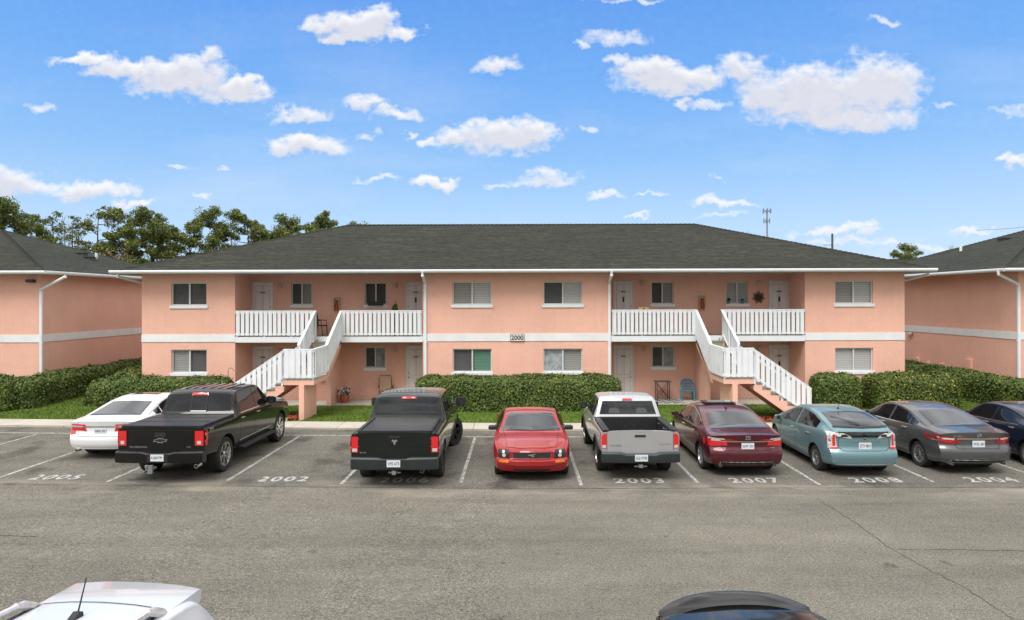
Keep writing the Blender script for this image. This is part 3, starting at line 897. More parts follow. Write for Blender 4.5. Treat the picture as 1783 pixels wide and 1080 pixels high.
# pines -------------------------------------------------------------
def pine_mesh(seed, h, crown_r, bare=.42, mat='pine', tuft=70, n_br=26, dead=False):
    rnd = random.Random(seed)
    root = empty('pine_tree', (0, 0, 0))
    tr = MB(); pts = []; lean = rnd.uniform(-.4, .4)
    for i in range(7):
        t = i / 6; pts.append((lean*t*t + rnd.uniform(-.06, .06)*i, rnd.uniform(-.05, .05)*i, h*.97*t))
    rr = [.22*(1-t/6*.85)*h/14 for t in range(7)]
    tr.tube(pts, rr, 7)
    def at(z):
        t = max(0, min(5.999, z/(h*.97)*6)); i = int(t); f = t-i
        return Vector(pts[i]).lerp(Vector(pts[i+1]), f)
    vs = []; fs = []
    for b in range(n_br):
        z = h * (bare + (1-bare) * (b + rnd.random()) / n_br)
        k = (z/h - bare)/(1-bare)
        R_ = crown_r * (math.sin(min(1, k*1.0+.22)*math.pi*.86)**.6) * rnd.uniform(.55, 1.1)
        a = rnd.uniform(0, 6.283) ; up = rnd.uniform(.05, .5)
        p0 = at(z*.96); tip = p0 + Vector((math.cos(a)*R_, math.sin(a)*R_, up*R_*.7))
        mid = p0.lerp(tip, .5) + Vector((0, 0, -.08*R_))
        tr.tube([p0, mid, tip], [.055*h/14, .035*h/14, .012], 5, cap=False)
        if dead: 
            for _ in range(9):
                q = p0.lerp(tip, rnd.uniform(.3, 1)); e = q + Vector((rnd.uniform(-.6, .6), rnd.uniform(-.6, .6), rnd.uniform(.2, 1.0)))
                tr.tube([q, e], [.018, .006], 4, cap=False)
            continue
        for c in range(4):
            f = rnd.uniform(.45, 1.05); q = p0.lerp(tip, f) + Vector((rnd.gauss(0, .28), rnd.gauss(0, .28), rnd.uniform(.0, .35)))
            rx = rnd.uniform(.30, .68) * crown_r/2.6; rz = rx * rnd.uniform(.55, .85)
            for _ in range(int(tuft*1.15)):
                d = Vector((rnd.gauss(0, 1), rnd.gauss(0, 1), rnd.gauss(0, 1))).normalized() * rnd.random()**.45
                nn = Vector((rnd.gauss(0, 1), rnd.gauss(0, 1), rnd.gauss(0, .8))) + d
                leaf_quads(vs, fs, q + Vector((d.x*rx, d.y*rx, d.z*rz)), nn, .11, rnd, 2.6)
    tr.build('trunk', M['twig'] if dead else M['bark'], root, world=False)
    if vs: raw_obj('crown', vs, fs, M[mat], root)
    return root
protos = [pine_mesh(1, 14, 3.1, .40, 'pine', 90, 32), pine_mesh(2, 14, 2.4, .5, 'pine', 80, 24), pine_mesh(3, 14, 2.9, .35, 'pine_light', 30, 24), pine_mesh(4, 14, 3.5, .32, 'pine', 90, 36)]
deadp = pine_mesh(9, 13, 2.2, .3, dead=True, n_br=22)
used = set()
# (px of trunk, py of top, distance, prototype, rotation, label)
T = [(-8, 342, 55, 3, 0, 'dark pine at the left edge, broad layered crown'),
     (22, 346, 58, 3, 2.2, 'broad pine above the ridge of the left block'),
     (62, 372, 60, 1, 1.0, 'short pine low on the left roof, second from the left edge'),
     (96, 366, 66, 2, .7, 'thin see-through pine left of the russet shrub'),
     (126, 372, 68, 2, 3.0, 'thin pine right behind the russet shrub'),
     (174, 355, 66, 2, 1.9, 'tallest see-through pine with pale open crown'),
     (200, 388, 64, 0, 4.0, 'short dark pine in front of the see-through pine'),
     (226, 359, 64, 0, .4, 'dense pine, left one of the tall dark pair'),
     (262, 364, 66, 3, 2.9, 'dense pine, right one of the tall dark pair'),
     (289, 371, 70, 1, 1.5, 'slim pine right of the tall dark pair'),
     (328, 374, 68, 0, 5.0, 'rounded pine left of the flat topped pine'),
     (368, 363, 66, 3, 3.6, 'wide flat topped pine in the middle of the row'),
     (437, 362, 68, 0, .9, 'pine just right of the bare grey tree'),
     (462, 384, 74, 1, 2.0, 'small pine half hidden by the roof slope'),
     (482, 388, 76, 0, 3.9, 'low pine peeking over the roof slope'),
     (508, 373, 74, 3, 1.1, 'left one of the last two pines above the roof'),
     (549, 367, 72, 1, 5.1, 'right one of the last two pines above the roof'),
     (560, 377, 74, 0, 2.6, 'small pine crown touching the last pine above the roof'),
     (619, 385, 82, 3, .2, 'lone pine top just over the left end of the ridge'),
     (1590, 424, 88, 3, .8, 'lone pine in the gap between the middle and right blocks'),
     (1575, 433, 92, 0, .3, 'low pine beside the lone pine in the right gap')]
for (px, py, Y, k, rz, lab) in T:
    c = protos[k] if k not in used else copy_tree(protos[k])
    used.add(k)
    py2 = py + .0027 * (px - 902)
    x = (px - 902) * Y / 1200; zt = H + (524 - py2) * Y / 1200; s = zt / 14.3
    w = max(s, .78) * .86
    c.location = (x, Y, 0); c.rotation_euler = (0, 0, rz); c.scale = (w, w, s)
    tag(c, lab, 'pine tree', 'pines behind the roofs')
D = [(404, 372, 70, 'bare grey tree between the flat topped pine and the next pine'), (1648, 432, 75, 'bare tree beside the lone pine in the right gap'),
     (1500, 404, 0, None), (115, 380, 72, 'bare branches behind the thin pines on the left')]
first = True
for (px, py, Y, lab) in D:
    if not lab: continue
    c = deadp if first else copy_tree(deadp); first = False
    x = (px - 902) * Y / 1200; zt = H + (524 - py) * Y / 1200
    c.location = (x, Y, 0); c.rotation_euler = (0, 0, px); c.scale = (.8, .8, zt / 13); c.name = 'bare_tree'
    tag(c, lab, 'bare tree', 'bare trees behind the roofs')
# russet and dark underwood
def bush(px, py, Y, r, mat, lab, seed):
    rnd = random.Random(seed); x = (px - 902) * Y / 1200; zt = H + (524 - py) * Y / 1200
    root = empty('small_tree', (x, Y, 0)); tag(root, lab, 'tree')
    m = MB(); m.tube([(x, Y, 0), (x + .1, Y, zt * .5), (x, Y, zt * .95)], [.12, .08, .02], 6)
    vs = []; fs = []
    for c in range(34):
        a = rnd.uniform(0, 6.28); rr = r * rnd.random() ** .5; q = Vector((math.cos(a)*rr, math.sin(a)*rr, zt * rnd.uniform(.45, .95) - rr * .5))
        m.tube([(x, Y, q.z * .7), (x + q.x, Y + q.y, q.z)], [.03, .01], 4, cap=False)
        for _ in range(60):
            d = Vector((rnd.gauss(0, 1), rnd.gauss(0, 1), rnd.gauss(0, .8))) * .38
            leaf_quads(vs, fs, q + d, Vector((rnd.gauss(0, 1), rnd.gauss(0, 1), 1)), .14, rnd)
    m.build('trunk', M['twig'], root); raw_obj('crown', vs, fs, M[mat], root)
bush(84, 404, 58, 2.2, 'russet', 'russet leaved tree behind the left roof', 1)
bush(152, 412, 60, 2.4, 'russet', 'brownish tree below the see-through pine', 2)
bush(190, 425, 58, 2.0, 'russet', 'rusty brown low tree in front of the dark pines', 3)
bush(120, 400, 62, 2.4, 'pine_light', 'olive low tree between the russet trees', 4)
bush(222, 430, 62, 2.6, 'pine', 'dark green low tree under the pine pair', 5)
bush(330, 425, 70, 2.6, 'pine_light', 'light green low tree behind the left end of the middle roof', 7)
bush(460, 408, 74, 2.4, 'pine_light', 'light green low tree beside the roof slope', 8)
bush(1302, 405, 70, 1.2, 'pine', 'small treetop over the right end of the ridge', 10)
# cell tower, poles, wire
def P3(px, py, Y):
    py = py + .0027 * (px - 902)
    return Vector(((px - 902) * Y / 1200, Y, H - (py - 524) * Y / 1200))
Yt = 140
b = P3(1336, 360, Yt); rt = empty('cell_tower', (b.x, Yt, 0)); tag(rt, 'thin grey mobile phone mast rising beyond the ridge', 'mast')
m = MB(); m.tube([(b.x, Yt, 0), (b.x, Yt, b.z - .6)], [.22, .14], 10); m.build('mast', M['steel'], rt)
for (dz, R_, n) in ((.9, .8, 6), (2.9, .6, 5)):
    m = MB(); z = b.z - dz
    m.tube([(b.x + R_*.8*math.cos(a*6.283/12), Yt + R_*.8*math.sin(a*6.283/12), z) for a in range(13)], .05, 5)
    for k in range(n):
        a = k*6.283/n + .3; x, y = b.x + R_*math.cos(a), Yt + R_*math.sin(a)
        m.box(x - .08, x + .08, y - .08, y + .08, z - .45, z + .5)
        m.tube([(b.x, Yt, z), (x, y, z)], .04, 4)
    m.build('antenna_array', M['steel'], rt)
b = P3(1449.5, 407, 80); rt = empty('utility_pole', (b.x, 80, 0)); tag(rt, 'wooden utility pole standing beyond the right roof slope', 'pole')
m = MB(); m.tube([(b.x, 80, 0), (b.x, 80, b.z)], [.16, .12], 8); m.build('pole', M['wood_pole'], rt)
m = MB(); q = P3(1434, 427, 80); m.tube([q, (b.x, 80, q.z + .02)], .035, 5); m.build('bracket', M['wood_pole'], rt)
p = P3(1700, 401, 95); q = P3(1900, 372, 85)
m = MB(); m.tube([p + (q - p) * (i/12) - Vector((0, 0, .5*math.sin(math.pi*i/12))) for i in range(13)], .03, 4)
tag(m.build('overhead_wire', M['steel']), 'thin wire crossing the sky above the right roof', 'wire')
# ------------------------------------------------------------------ cars
def lerpk(keys, l):
    if l <= keys[0][0]: return keys[0][1]
    for (a, va), (b, vb) in zip(keys[:-1], keys[1:]):
        if l <= b: return va + (vb - va) * (l - a) / (b - a) if b > a else vb
    return keys[-1][1]
def smoothk(keys, sg):
    offs = [-1, -.66, -.33, 0, .33, .66, 1]; ws = [1, 2, 3, 4, 3, 2, 1]
    def f(l): return sum(w_ * lerpk(keys, l + o * sg) for o, w_ in zip(offs, ws)) / 16
    return f
def chaikin(p):
    out = [p[0]]
    for a, b in zip(p[:-1], p[1:]):
        out += [(a[0]*.75+b[0]*.25, a[1]*.75+b[1]*.25), (a[0]*.25+b[0]*.75, a[1]*.25+b[1]*.75)]
    out.append(p[-1]); return out

class Car:
    """body lofted along its length (l from 0 at the tail to L at the nose, local +y = forward)"""
    def __init__(s, name, label, loc, rz, S, matpaint, group='cars parked in front of the pink apartment block'):
        s.S = S; s.L = S['L']; s.W = S['W'] / 2; s.paint = matpaint
        s.root = empty(name, loc, rz)
        tag(s.root, label, S.get('cat', 'car'), group)
        sg = S.get('sg', .10)
        s.top = smoothk(S['top'], sg); s.belt = smoothk(S['belt'], .12); s.wf = smoothk(S['wid'], .10)
        s.bot = smoothk(S['bot'], .06)
        s.loft()
    def X(s, l): return l - s.L / 2
    def ring(s, l):
        S = s.S; zt = s.top(l); zb = min(s.belt(l), zt - .03); w_ = s.W * s.wf(l); z0 = s.bot(l)
        h = zt - zb; tum = S.get('tum', .42)
        wt = w_ - .035 - tum * h
        cr = S.get('crown', .035)
        z3 = zt - min(S.get('rr', .085), .55 * h) - cr*.5
        wm = w_ + S.get('bulge', .015)
        P = [(0, zt), (wt*.5, zt - cr*.2), (wt*.86, zt - cr*.75), (wt*.99, zt - cr*1.1 - .012), (wt + tum*.02, z3), (w_ - .02, zb + min(.04, h*.3)), (w_, zb - .02),
             (wm, zb - .10), (wm + .0, z0 + (zb - z0)*.55), (wm - .01, z0 + (zb-z0)*.3), (wm - .035, z0 + .07), (wm - .09, z0), (wm*.6, z0 - .0), (0, z0)]
        return chaikin(chaikin(P))
    def warp(s, x, l, z):
        S = s.S; wr = max(0, 1 - l / .75) ** 1.6; wf = max(0, 1 - (s.L - l) / .95) ** 1.6
        cr, cf = S.get('cr', .20), S.get('cf', .34)
        xr = min(1, abs(x) / s.W)
        l2 = l + wr * (lerpk(S['rear'], z) + cr * xr ** 3) - wf * (lerpk(S['front'], z) + cf * xr ** 2.6)
        return l2
    def loft(s):
        S = s.S; n = 84
        ls = [s.L * (i / n) for i in range(n + 1)]
        ls = sorted(set([0, .01, .03, s.L - .01, s.L - .03] + ls))
        vs = []; fs = []; K = None
        def addring(r, l, k=1.0):
            b = len(vs)
            full = [(x * k, z) for x, z in r] + [(-x * k, z) for x, z in r[-2:0:-1]]
            for x, z in full: vs.append((x, s.warp(x, l, z) - s.L/2, z))
            return list(range(b, b + len(full)))
        rings = []
        r0 = s.ring(0)
        for k in (.02, .2, .4, .6, .75, .88, .96): rings.append(addring(r0, 0, k))
        for l in ls: rings.append(addring(s.ring(l), l))
        r1 = s.ring(s.L)
        for k in (.96, .88, .75, .6, .4, .2, .02): rings.append(addring(r1, s.L, k))
        for a, b in zip(rings[:-1], rings[1:]):
            m = len(a)
            for i in range(m): fs.append((a[i], a[(i+1) % m], b[(i+1) % m], b[i]))
        for rg, fl in ((rings[0], 1), (rings[-1], 0)):     # close the two ends left to right
            m = len(rg); h_ = m // 2
            for i in range(h_):
                q = (rg[i], rg[i+1], rg[(m-i-1) % m], rg[(m-i) % m])
                q = tuple(dict.fromkeys(q))
                if len(q) > 2: fs.append(q if not fl else q[::-1])
        me = bpy.data.meshes.new('body'); me.from_pydata([Vector(v) for v in vs], [], fs)
        bm = bmesh.new(); bm.from_mesh(me); bmesh.ops.recalc_face_normals(bm, faces=bm.faces)
        bm.to_mesh(me); bm.free()
        s.bvh = BVHTree.FromPolygons([v.co.copy() for v in me.vertices], [tuple(p.vertices) for p in me.polygons])
        # cut the wheel arches (and the open bed)
        cut = MB()
        for la in (S['ra'], S['fa']):
            for sd in (-1, 1):
                r_ = S['tyre'] + S.get('archgap', .055); c = (0, la - s.L/2, S['tyre'])
                prof = [(0, sd*(s.W - .34)), (r_, sd*(s.W - .34)), (r_, sd*(s.W + .3)), (0, sd*(s.W + .3))]
                pts = [(r_*math.cos(6.28318*k/40), r_*math.sin(6.28318*k/40)) for k in range(40)]
                pts = [(c[1]+p, max(c[2]+q, -.3) if q > 0 else c[2]+q*1.0) for p, q in pts]
                cut.prism(pts, 'x', sd*(s.W - .34), sd*(s.W + .3))
        if 'bed' in S:
            a, b, zf, hw = S['bed']
            cut.box(-hw, hw, a - s.L/2, b - s.L/2, zf, 3)
        mats = [s.paint, M['plastic']]
        me.materials.append(mats[0]); me.materials.append(mats[1])
        co = cut.build('cutter', mats); co.data.polygons.foreach_set('material_index', [1]*len(co.data.polygons))
        bo = bpy.data.objects.new('body', me); COL.objects.link(bo)
        md = bo.modifiers.new('b', 'BOOLEAN'); md.operation = 'DIFFERENCE'; md.object = co; md.solver = 'EXACT'
        dg = bpy.context.evaluated_depsgraph_get(); dg.update()
        me2 = bpy.data.meshes.new_from_object(bo.evaluated_get(dg))
        bo.modifiers.clear(); bo.data = me2; me2.name = 'body'
        bpy.data.objects.remove(co)
        finish(me2, True, 32)
        bo.parent = s.root; s.body = bo
    # ---- panels laid on the body
    def hit(s, o, d):
        r = s.bvh.ray_cast(Vector(o), Vector(d))
        return (r[0], r[1]) if r[0] is not None else (None, None)
    def patch(s, name, poly, view, mat, off=.006, cuts=3, parent=None, mb=None, thick=None):
        """poly in (x,z) for view rear/front, (l,z) for left/right, (x,l) for top; fitted onto the body"""
        bm = bmesh.new()
        vv = [bm.verts.new((p[0], p[1], 0)) for p in poly]
        f = bm.faces.new(vv)
        bmesh.ops.triangulate(bm, faces=[f])
        for _ in range(cuts):
            lim = .09
            es = [e for e in bm.edges if e.calc_length() > lim]
            if not es: break
            bmesh.ops.subdivide_edges(bm, edges=es, cuts=1, use_grid_fill=False)
            bmesh.ops.triangulate(bm, faces=[f for f in bm.faces if len(f.verts) > 3])
        D = {'rear': (0, 1, 0), 'front': (0, -1, 0), 'left': (1, 0, 0), 'right': (-1, 0, 0), 'top': (0, 0, -1)}[view]
        D = Vector(D); last = None; bad = []
        for v in bm.verts:
            a, b = v.co.x, v.co.y
            if view == 'rear': o = (a, -9, b)
            elif view == 'front': o = (a, 9, b)
            elif view == 'left': o = (-9, a - s.L/2, b)
            elif view == 'right': o = (9, a - s.L/2, b)
            else: o = (a, b - s.L/2, 9)
            p, n = s.hit(o, D)
            if p is None: bad.append(v); continue
            if n.dot(D) > 0: n = -n
            v.co = p + n * off; 
        if bad: bmesh.ops.delete(bm, geom=bad, context='VERTS')
        bm.verts.index_update()
        vs = [v.co.copy() for v in bm.verts]; fs = [tuple(q.index for q in f.verts) for f in bm.faces]
        bm.free()
        if mb is not None: mb.add(vs, fs); return mb
        o = raw_obj(name, vs, fs, mat, parent or s.root, smooth=True)
        return o
    def mirror(s, name, poly, view, mat, **k):
        out = []
        if view in ('left', 'right'):
            for vw in ('left', 'right'): out.append(s.patch(name, poly, vw, mat, **k))
        else:
            for sg in (-1, 1): out.append(s.patch(name, [(p[0]*sg, p[1]) for p in poly], view, mat, **k))
        return out
    def lamp(s, name, rearpoly, sidepoly, mat, view='rear', sides=(-1, 1), extra=None):
        for sg in sides:
            mb = MB()
            if rearpoly: s.patch(None, [(p[0]*sg, p[1]) for p in rearpoly], view, mat, mb=mb, off=.012, cuts=4)
            if sidepoly: s.patch(None, sidepoly, 'left' if sg < 0 else 'right', mat, mb=mb, off=.012, cuts=4)
            o = mb.build(name, mat, s.root, smooth=True, world=False, angle=60)
            if extra:
                for (poly, vw, m2) in extra:
                    pp = poly; v2 = vw
                    if vw == 'side': v2 = 'left' if sg < 0 else 'right'
                    else: pp = [(p[0]*sg, p[1]) for p in poly]
                    s.patch('lens', pp, v2, m2, off=.017, parent=o, cuts=3)
    def line(s, pts, view, w=.008, mat=None, off=.004, name='panel_gap', parent=None, mb=None):
        mb_ = mb or MB()
        for (a, b) in zip(pts[:-1], pts[1:]):
            d = Vector((b[0]-a[0], b[1]-a[1])); L_ = d.length; d /= L_; nx, ny = -d.y*w/2, d.x*w/2
            n = max(1, int(L_/.12))
            for i in range(n):
                p = (a[0]+(b[0]-a[0])*i/n, a[1]+(b[1]-a[1])*i/n); q = (a[0]+(b[0]-a[0])*(i+1)/n, a[1]+(b[1]-a[1])*(i+1)/n)
                s.patch(None, [(p[0]-nx, p[1]-ny), (q[0]-nx, q[1]-ny), (q[0]+nx, q[1]+ny), (p[0]+nx, p[1]+ny)], view, None, off=off, mb=mb_, cuts=0)
        if mb is None: return mb_.build(name, mat or M['seam'], parent or s.root, world=False, smooth=True, angle=60)
        return mb
    def sidewin(s, l0, l1, zlo=.035, zhi=.10, view=('left', 'right'), mat=None, lean0=0, lean1=0, door=None):
        S = s.S
        lo = []; hi = []
        n = 14
        for i in range(n + 1):
            t = i / n; l = l0 + (l1 - l0) * t
            zb = s.belt(l) + zlo; zt = s.top(l) - zhi
            if zt < zb + .015: zt = zb + .015
            lo.append((l, zb)); hi.append((l, zt))
        hi = [(p[0] + (lean0*(1 - i/n) + lean1*i/n) * max(0, (p[1]-lo[i][1])/.4), p[1]) for i, p in enumerate(hi)]
        poly = lo + hi[::-1]
        out = []
        for vw in view:
            out.append(s.patch('side_window', poly, vw, mat or M['car_glass'], cuts=4))
        return out
    def wheels(s, rim='spokes', mat='alloy', n=5, steer=0.0, flare=0):
        S = s.S; r = S['tyre']; tw = S.get('tw', .22); rr = S.get('rim', r*.68)
        for la in (S['ra'], S['fa']):
            for sd in (-1, 1):
                e = empty('wheel', (sd * (s.W - .035 - tw/2 + flare), la - s.L/2, r)); e.parent = s.root
                if la == S['fa']: e.rotation_euler.z = steer
                t = MB(); h = tw/2
                t.lathe([(rr*.96, -h*.8), (rr, -h*.98), (r*.93, -h), (r*.985, -h*.82), (r, -h*.6), (r, -h*.08), (r*.985, -h*.04), (r*.985, h*.04), (r, h*.08), (r, h*.6), (r*.985, h*.82), (r*.93, h), (rr, h*.98), (rr*.96, h*.8)], (0, 0, 0), 'x', 40)
                t.build('tyre', M['rubber'], e, smooth=True, world=False)
                m_ = MB(); o = sd * h
                m_.lathe([(rr*.99, o*.95), (rr*.90, o*.98), (rr*.86, o*.5), (rr*.84, o*.3)], (0, 0, 0), 'x', 40)
                for k in range(n):
                    a = 6.28318*k/n + .3
                    def pt(rad, da, xo): return (xo, math.cos(a+da)*rad, math.sin(a+da)*rad)
                    ww = {'spokes': .24, 'split': .11, 'thin': .13}[rim] * (5/n)**.5
                    groups = [0] if rim != 'split' else [-.2*(5/n), .2*(5/n)]
                    for g in groups:
                        A_ = [pt(rr*.16, g*.4-ww*1.6, o*.72), pt(rr*.16, g*.4+ww*1.6, o*.72), pt(rr*.9, g+ww*.8, o*.86), pt(rr*.9, g-ww*.8, o*.86)]
                        B_ = [(x - sd*.035, y, z) for x, y, z in A_]
                        m_.add(A_ + B_, [(0, 1, 2, 3), (4, 7, 6, 5), (0, 4, 5, 1), (1, 5, 6, 2), (2, 6, 7, 3), (3, 7, 4, 0)])
                m_.lathe([(0, o*.8), (rr*.14, o*.8), (rr*.2, o*.7), (rr*.2, o*.4)], (0, 0, 0), 'x', 16)
                m_.build('rim', M[mat], e, smooth=True, world=False, angle=30)
                b_ = MB(); b_.lathe([(0, o*.25), (rr*.9, o*.25)], (0, 0, 0), 'x', 24); b_.build('brake_disc', M['plastic'], e, world=False)
    def mirrors(s, l, z, mat=None, size=(.20, .10, .13), out=.02):
        for sd in (-1, 1):
            p, n = s.hit((sd*9, l - s.L/2, z), (-sd, 0, 0))
            if p is None: continue
            x0 = p.x + sd*.0; a, b, c = size
            mb = MB()
            mb.tube([(p.x - sd*.03, p.y, z - c*.3), (p.x + sd*(out + .05), p.y + .0, z - c*.2)], .03, 6)
            xo = p.x + sd*(out + .02)
            vs = []
            for (x, k) in ((xo, .75), (xo + sd*a*.25, 1.0), (xo + sd*a*.75, 1.0), (xo + sd*a, .7)):
                vs += [(x, p.y - b*.5*k, z - c*.5*k), (x, p.y - b*.5*k, z + c*.5*k), (x, p.y + b*.6*k, z + c*.4*k), (x, p.y + b*.6*k, z - c*.35*k)]
            fs = [(0, 1, 2, 3), (12, 15, 14, 13)]
            for i in range(3):
                for k in range(4): fs.append((i*4+k, i*4+(k+1) % 4, i*4+4+(k+1) % 4, i*4+4+k))
            mb.add(vs, fs)
            o = mb.build('wing_mirror', mat or s.paint, s.root, world=False, smooth=True, bevel=.012, angle=50)
            g = MB(); yy = p.y - b*.5 - .003
            g.box(xo + sd*a*.27, xo + sd*a*.8, yy - .004, yy, z - c*.4, z + c*.4); g.build('mirror_glass', M['tint_grey'], o, world=False)
    def handles(s, spots, mat='chrome', z=None, w=.17):
        for sd in (-1, 1):
            for (l, z_) in spots:
                p, n = s.hit((sd*9, l - s.L/2, z_), (-sd, 0, 0))
                mb = MB(); mb.box(p.x - sd*.01, p.x + sd*.032, p.y - w/2, p.y + w/2, z_ - .016, z_ + .018)
                mb.build('door_handle', s.paint if mat == 'paint' else M[mat], s.root, world=False, bevel=.01)
    def plate(s, x, z, txt, l=None, view='rear', w=.305, h=.155):
        sg = -1 if view == 'rear' else 1
        p, n = s.hit((x, 9*sg, z), (0, -sg, 0))
        y = p.y + sg*.012 if l is None else l - s.L/2
        mb = MB(); mb.box(x - w/2, x + w/2, y, y + sg*.008, z - h/2, z + h/2)
        o = mb.build('licence_plate', M['plate'], s.root, world=False)
        vs, fs = text_geo(txt, 1, .01)
        raw_obj('plate_text', [(x + v[0]*w*.86, y + sg*.0105, z + v[1]*h*.44) for v in vs], fs, M['ink'], o)
        return y
    def letters(s, txt, x, z, w, h, mat='chrome', view='rear', off=.010, name='lettering', sg=-1):
        vs, fs = text_geo(txt, 1, .008)
        out = []
        for v in vs:
            if view == 'rear': o = (x + v[0]*w, -9, z + v[1]*h); d = (0, 1, 0)
            elif view == 'left': o = (-9, x - v[0]*w, z + v[1]*h); d = (1, 0, 0)
            elif view == 'right': o = (9, x + v[0]*w, z + v[1]*h); d = (-1, 0, 0)
            p, n = s.hit(o, d)
            if p is None: p = Vector((0, 0, 0))
            out.append(p - Vector(d) * off)
        raw_obj(name, out, fs, M[mat], s.root)
    def antenna(s, x, l, h=.2, lean=-.12):
        p, n = s.hit((x, l - s.L/2, 9), (0, 0, -1))
        mb = MB(); mb.lathe([(.035, -.005), (.028, .015), (.012, .03)], p, 'z', 10)
        mb.tube([p + Vector((0, 0, .02)), p + Vector((0, lean, h))], [.007, .005], 6)
        mb.build('antenna', M['plastic'], s.root, world=False)
    def fin(s, x, l):
        p, n = s.hit((x, l - s.L/2, 9), (0, 0, -1))
        mb = MB(); mb.prism([(p.y - .07, p.z - .01), (p.y - .06, p.z + .055), (p.y + .09, p.z - .005)], 'x', x - .018, x + .018)
        mb.build('antenna', s.paint, s.root, world=False, bevel=.008)
    def exhaust(s, x, z, l=-.0, r=.035, mat='chrome'):
        mb = MB(); y = l - s.L/2
        mb.lathe([(r*.82, .16), (r*.82, -.0), (r, -.0), (r, .2)], (x, y, z), 'y', 14)
        mb.build('exhaust_pipe', M[mat], s.root, world=False, smooth=True)
        mb = MB(); mb.lathe([(0, .03), (r*.82, .03)], (x, y, z), 'y', 14); mb.build('exhaust_pipe', M['dark'], s.root, world=False)
    def underbody(s):
        mb = MB(); mb.box(-s.W*.7, s.W*.7, .55 - s.L/2, s.L/2 - .7, s.S['bot'][len(s.S['bot'])//2][1] - .05, s.S['bot'][len(s.S['bot'])//2][1] + .02)
        mb.tube([(-s.W*.75, s.S['ra'] - s.L/2, s.S['tyre']), (s.W*.75, s.S['ra'] - s.L/2, s.S['tyre'])], .045, 8)
        mb.build('chassis', M['plastic'], s.root, world=False)

def topglass(c, name, l0, l1, hw0, hw1, mat='car_glass', bow0=.05, bow1=.03, n=8):
    """glass seen from above: l0..l1 along the car with half widths"""
    a = [(-hw0 + 2*hw0*i/n, l0 + bow0*(1 - (2*i/n - 1)**2)) for i in range(n+1)]
    b = [(-hw1 + 2*hw1*i/n, l1 + bow1*(1 - (2*i/n - 1)**2)) for i in range(n+1)]
    return c.patch(name, a + b[::-1], 'top', M[mat], cuts=5)

def sedan_spec(**k):
    L = k.get('L', 4.85)
    base = dict(L=L, W=1.84, tyre=.33, tw=.215, rim=.225, ra=1.06, fa=L - .93, tum=.40, sg=.13,
        top=[(0, 1.04), (.08, 1.06), (.6, 1.10), (.78, 1.12), (1.75, 1.39), (2.2, 1.455), (2.6, 1.465), (3.0, 1.42), (3.78, 1.02), (4.35, .90), (L - .12, .76), (L, .68)],
        belt=[(0, .985), (.6, 1.02), (1.2, 1.01), (2.5, .96), (3.7, .93), (4.35, .80), (L, .60)],
        wid=[(0, .93), (.35, .975), (.9, 1.0), (3.6, .99), (4.3, .96), (L, .84)],
        bot=[(0, .30), (.5, .24), (1.5, .20), (3.4, .20), (4.3, .2), (L, .26)],
        rear=[(.25, .10), (.42, .02), (.55, .0), (.66, .03), (.72, .09), (.9, .08), (1.02, .05), (1.2, .05)],
        front=[(.2, .1), (.35, .02), (.5, 0), (.62, .04), (.75, .12), (1, .2)])
    base.update(k); return base

def belt_poly(c, ls, z0=0):
    return [(l, c.belt(l) + z0) for l in ls]
def doors(c, lf, lm, lr, zs=.30):
    mb = MB()
    for vw in ('left', 'right'):
        mb = MB()
        for l, lean in ((lf, .10), (lm, 0), (lr, -.05)):
            c.line([(l + lean*.3, zs), (l, zs + .25), (l, c.belt(l))], vw, .008, mb=mb)
        c.line([(lf + .03, zs), (lr - .0, zs)], vw, .01, mb=mb)
        mb.build('door_gap', M['seam'], c.root, world=False, smooth=True, angle=60)

def chrome_window_line(c, l0, l1, top=True, mat='chrome', w=.018):
    n = 16
    mb = MB()
    for vw in ('left', 'right'):
        c.line([(l0 + (l1-l0)*i/n, c.belt(l0 + (l1-l0)*i/n) + .022) for i in range(n+1)], vw, w, mb=mb, off=.010)
        if top:
            c.line([(l0 + (l1-l0)*i/n, max(c.belt(l0 + (l1-l0)*i/n) + .03, c.top(l0 + (l1-l0)*i/n) - .092)) for i in range(n+1)], vw, w, mb=mb, off=.010)
    mb.build('window_trim', M[mat], c.root, world=False, smooth=True, angle=60)

# ---- the white sedan
PW = paint('white_car_paint', (.78, .79, .80), 0, .3)
c = Car('parked_car', 'white sedan with tinted glass beside the black pickup', (-11.02, 18.1 + 2.4, gz(-11)), 0,
        sedan_spec(L=4.82, W=1.84), PW)
topglass(c, 'rear_window', .72, 1.62, .70, .56, 'tint_grey', -.06, .0)
topglass(c, 'windscreen', 3.08, 3.78, .56, .68, 'car_glass', .06, .08)
c.sidewin(2.42, 3.62); c.sidewin(1.55, 2.34); c.sidewin(1.17, 1.47, lean1=.1)
topglass(c, 'sunroof', 2.25, 2.95, .38, .38, 'car_glass', 0, .02)
doors(c, 3.45, 2.38, 1.42)
c.lamp('tail_light', [(.44, .82), (.90, .74), (.90, .93), (.44, .93)], [(.0, .74), (.20, .80), (.34, .95), (.0, .95)], M['red_light'],
       extra=[([(.47, .875), (.84, .87), (.84, .915), (.47, .915)], 'rear', M['clear_light']), ([(.68, .70), (.84, .66), (.88, .8), (.74, .8)], 'rear', M['red_light'])])
c.patch('chrome_strip', [(-.46, .875), (.46, .875), (.46, .91), (-.46, .91)], 'rear', M['chrome'], off=.015)
c.plate(0, .775, 'NWG 479')
c.line([(-.62, .98), (-.62, .64), (.62, .64), (.62, .98)], 'rear', .008)
c.patch('bumper_lip', [(-.6, .345), (.6, .345), (.64, .36), (-.64, .36)], 'rear', M['chrome'], off=.004).data.materials[0] = M['clear_light']
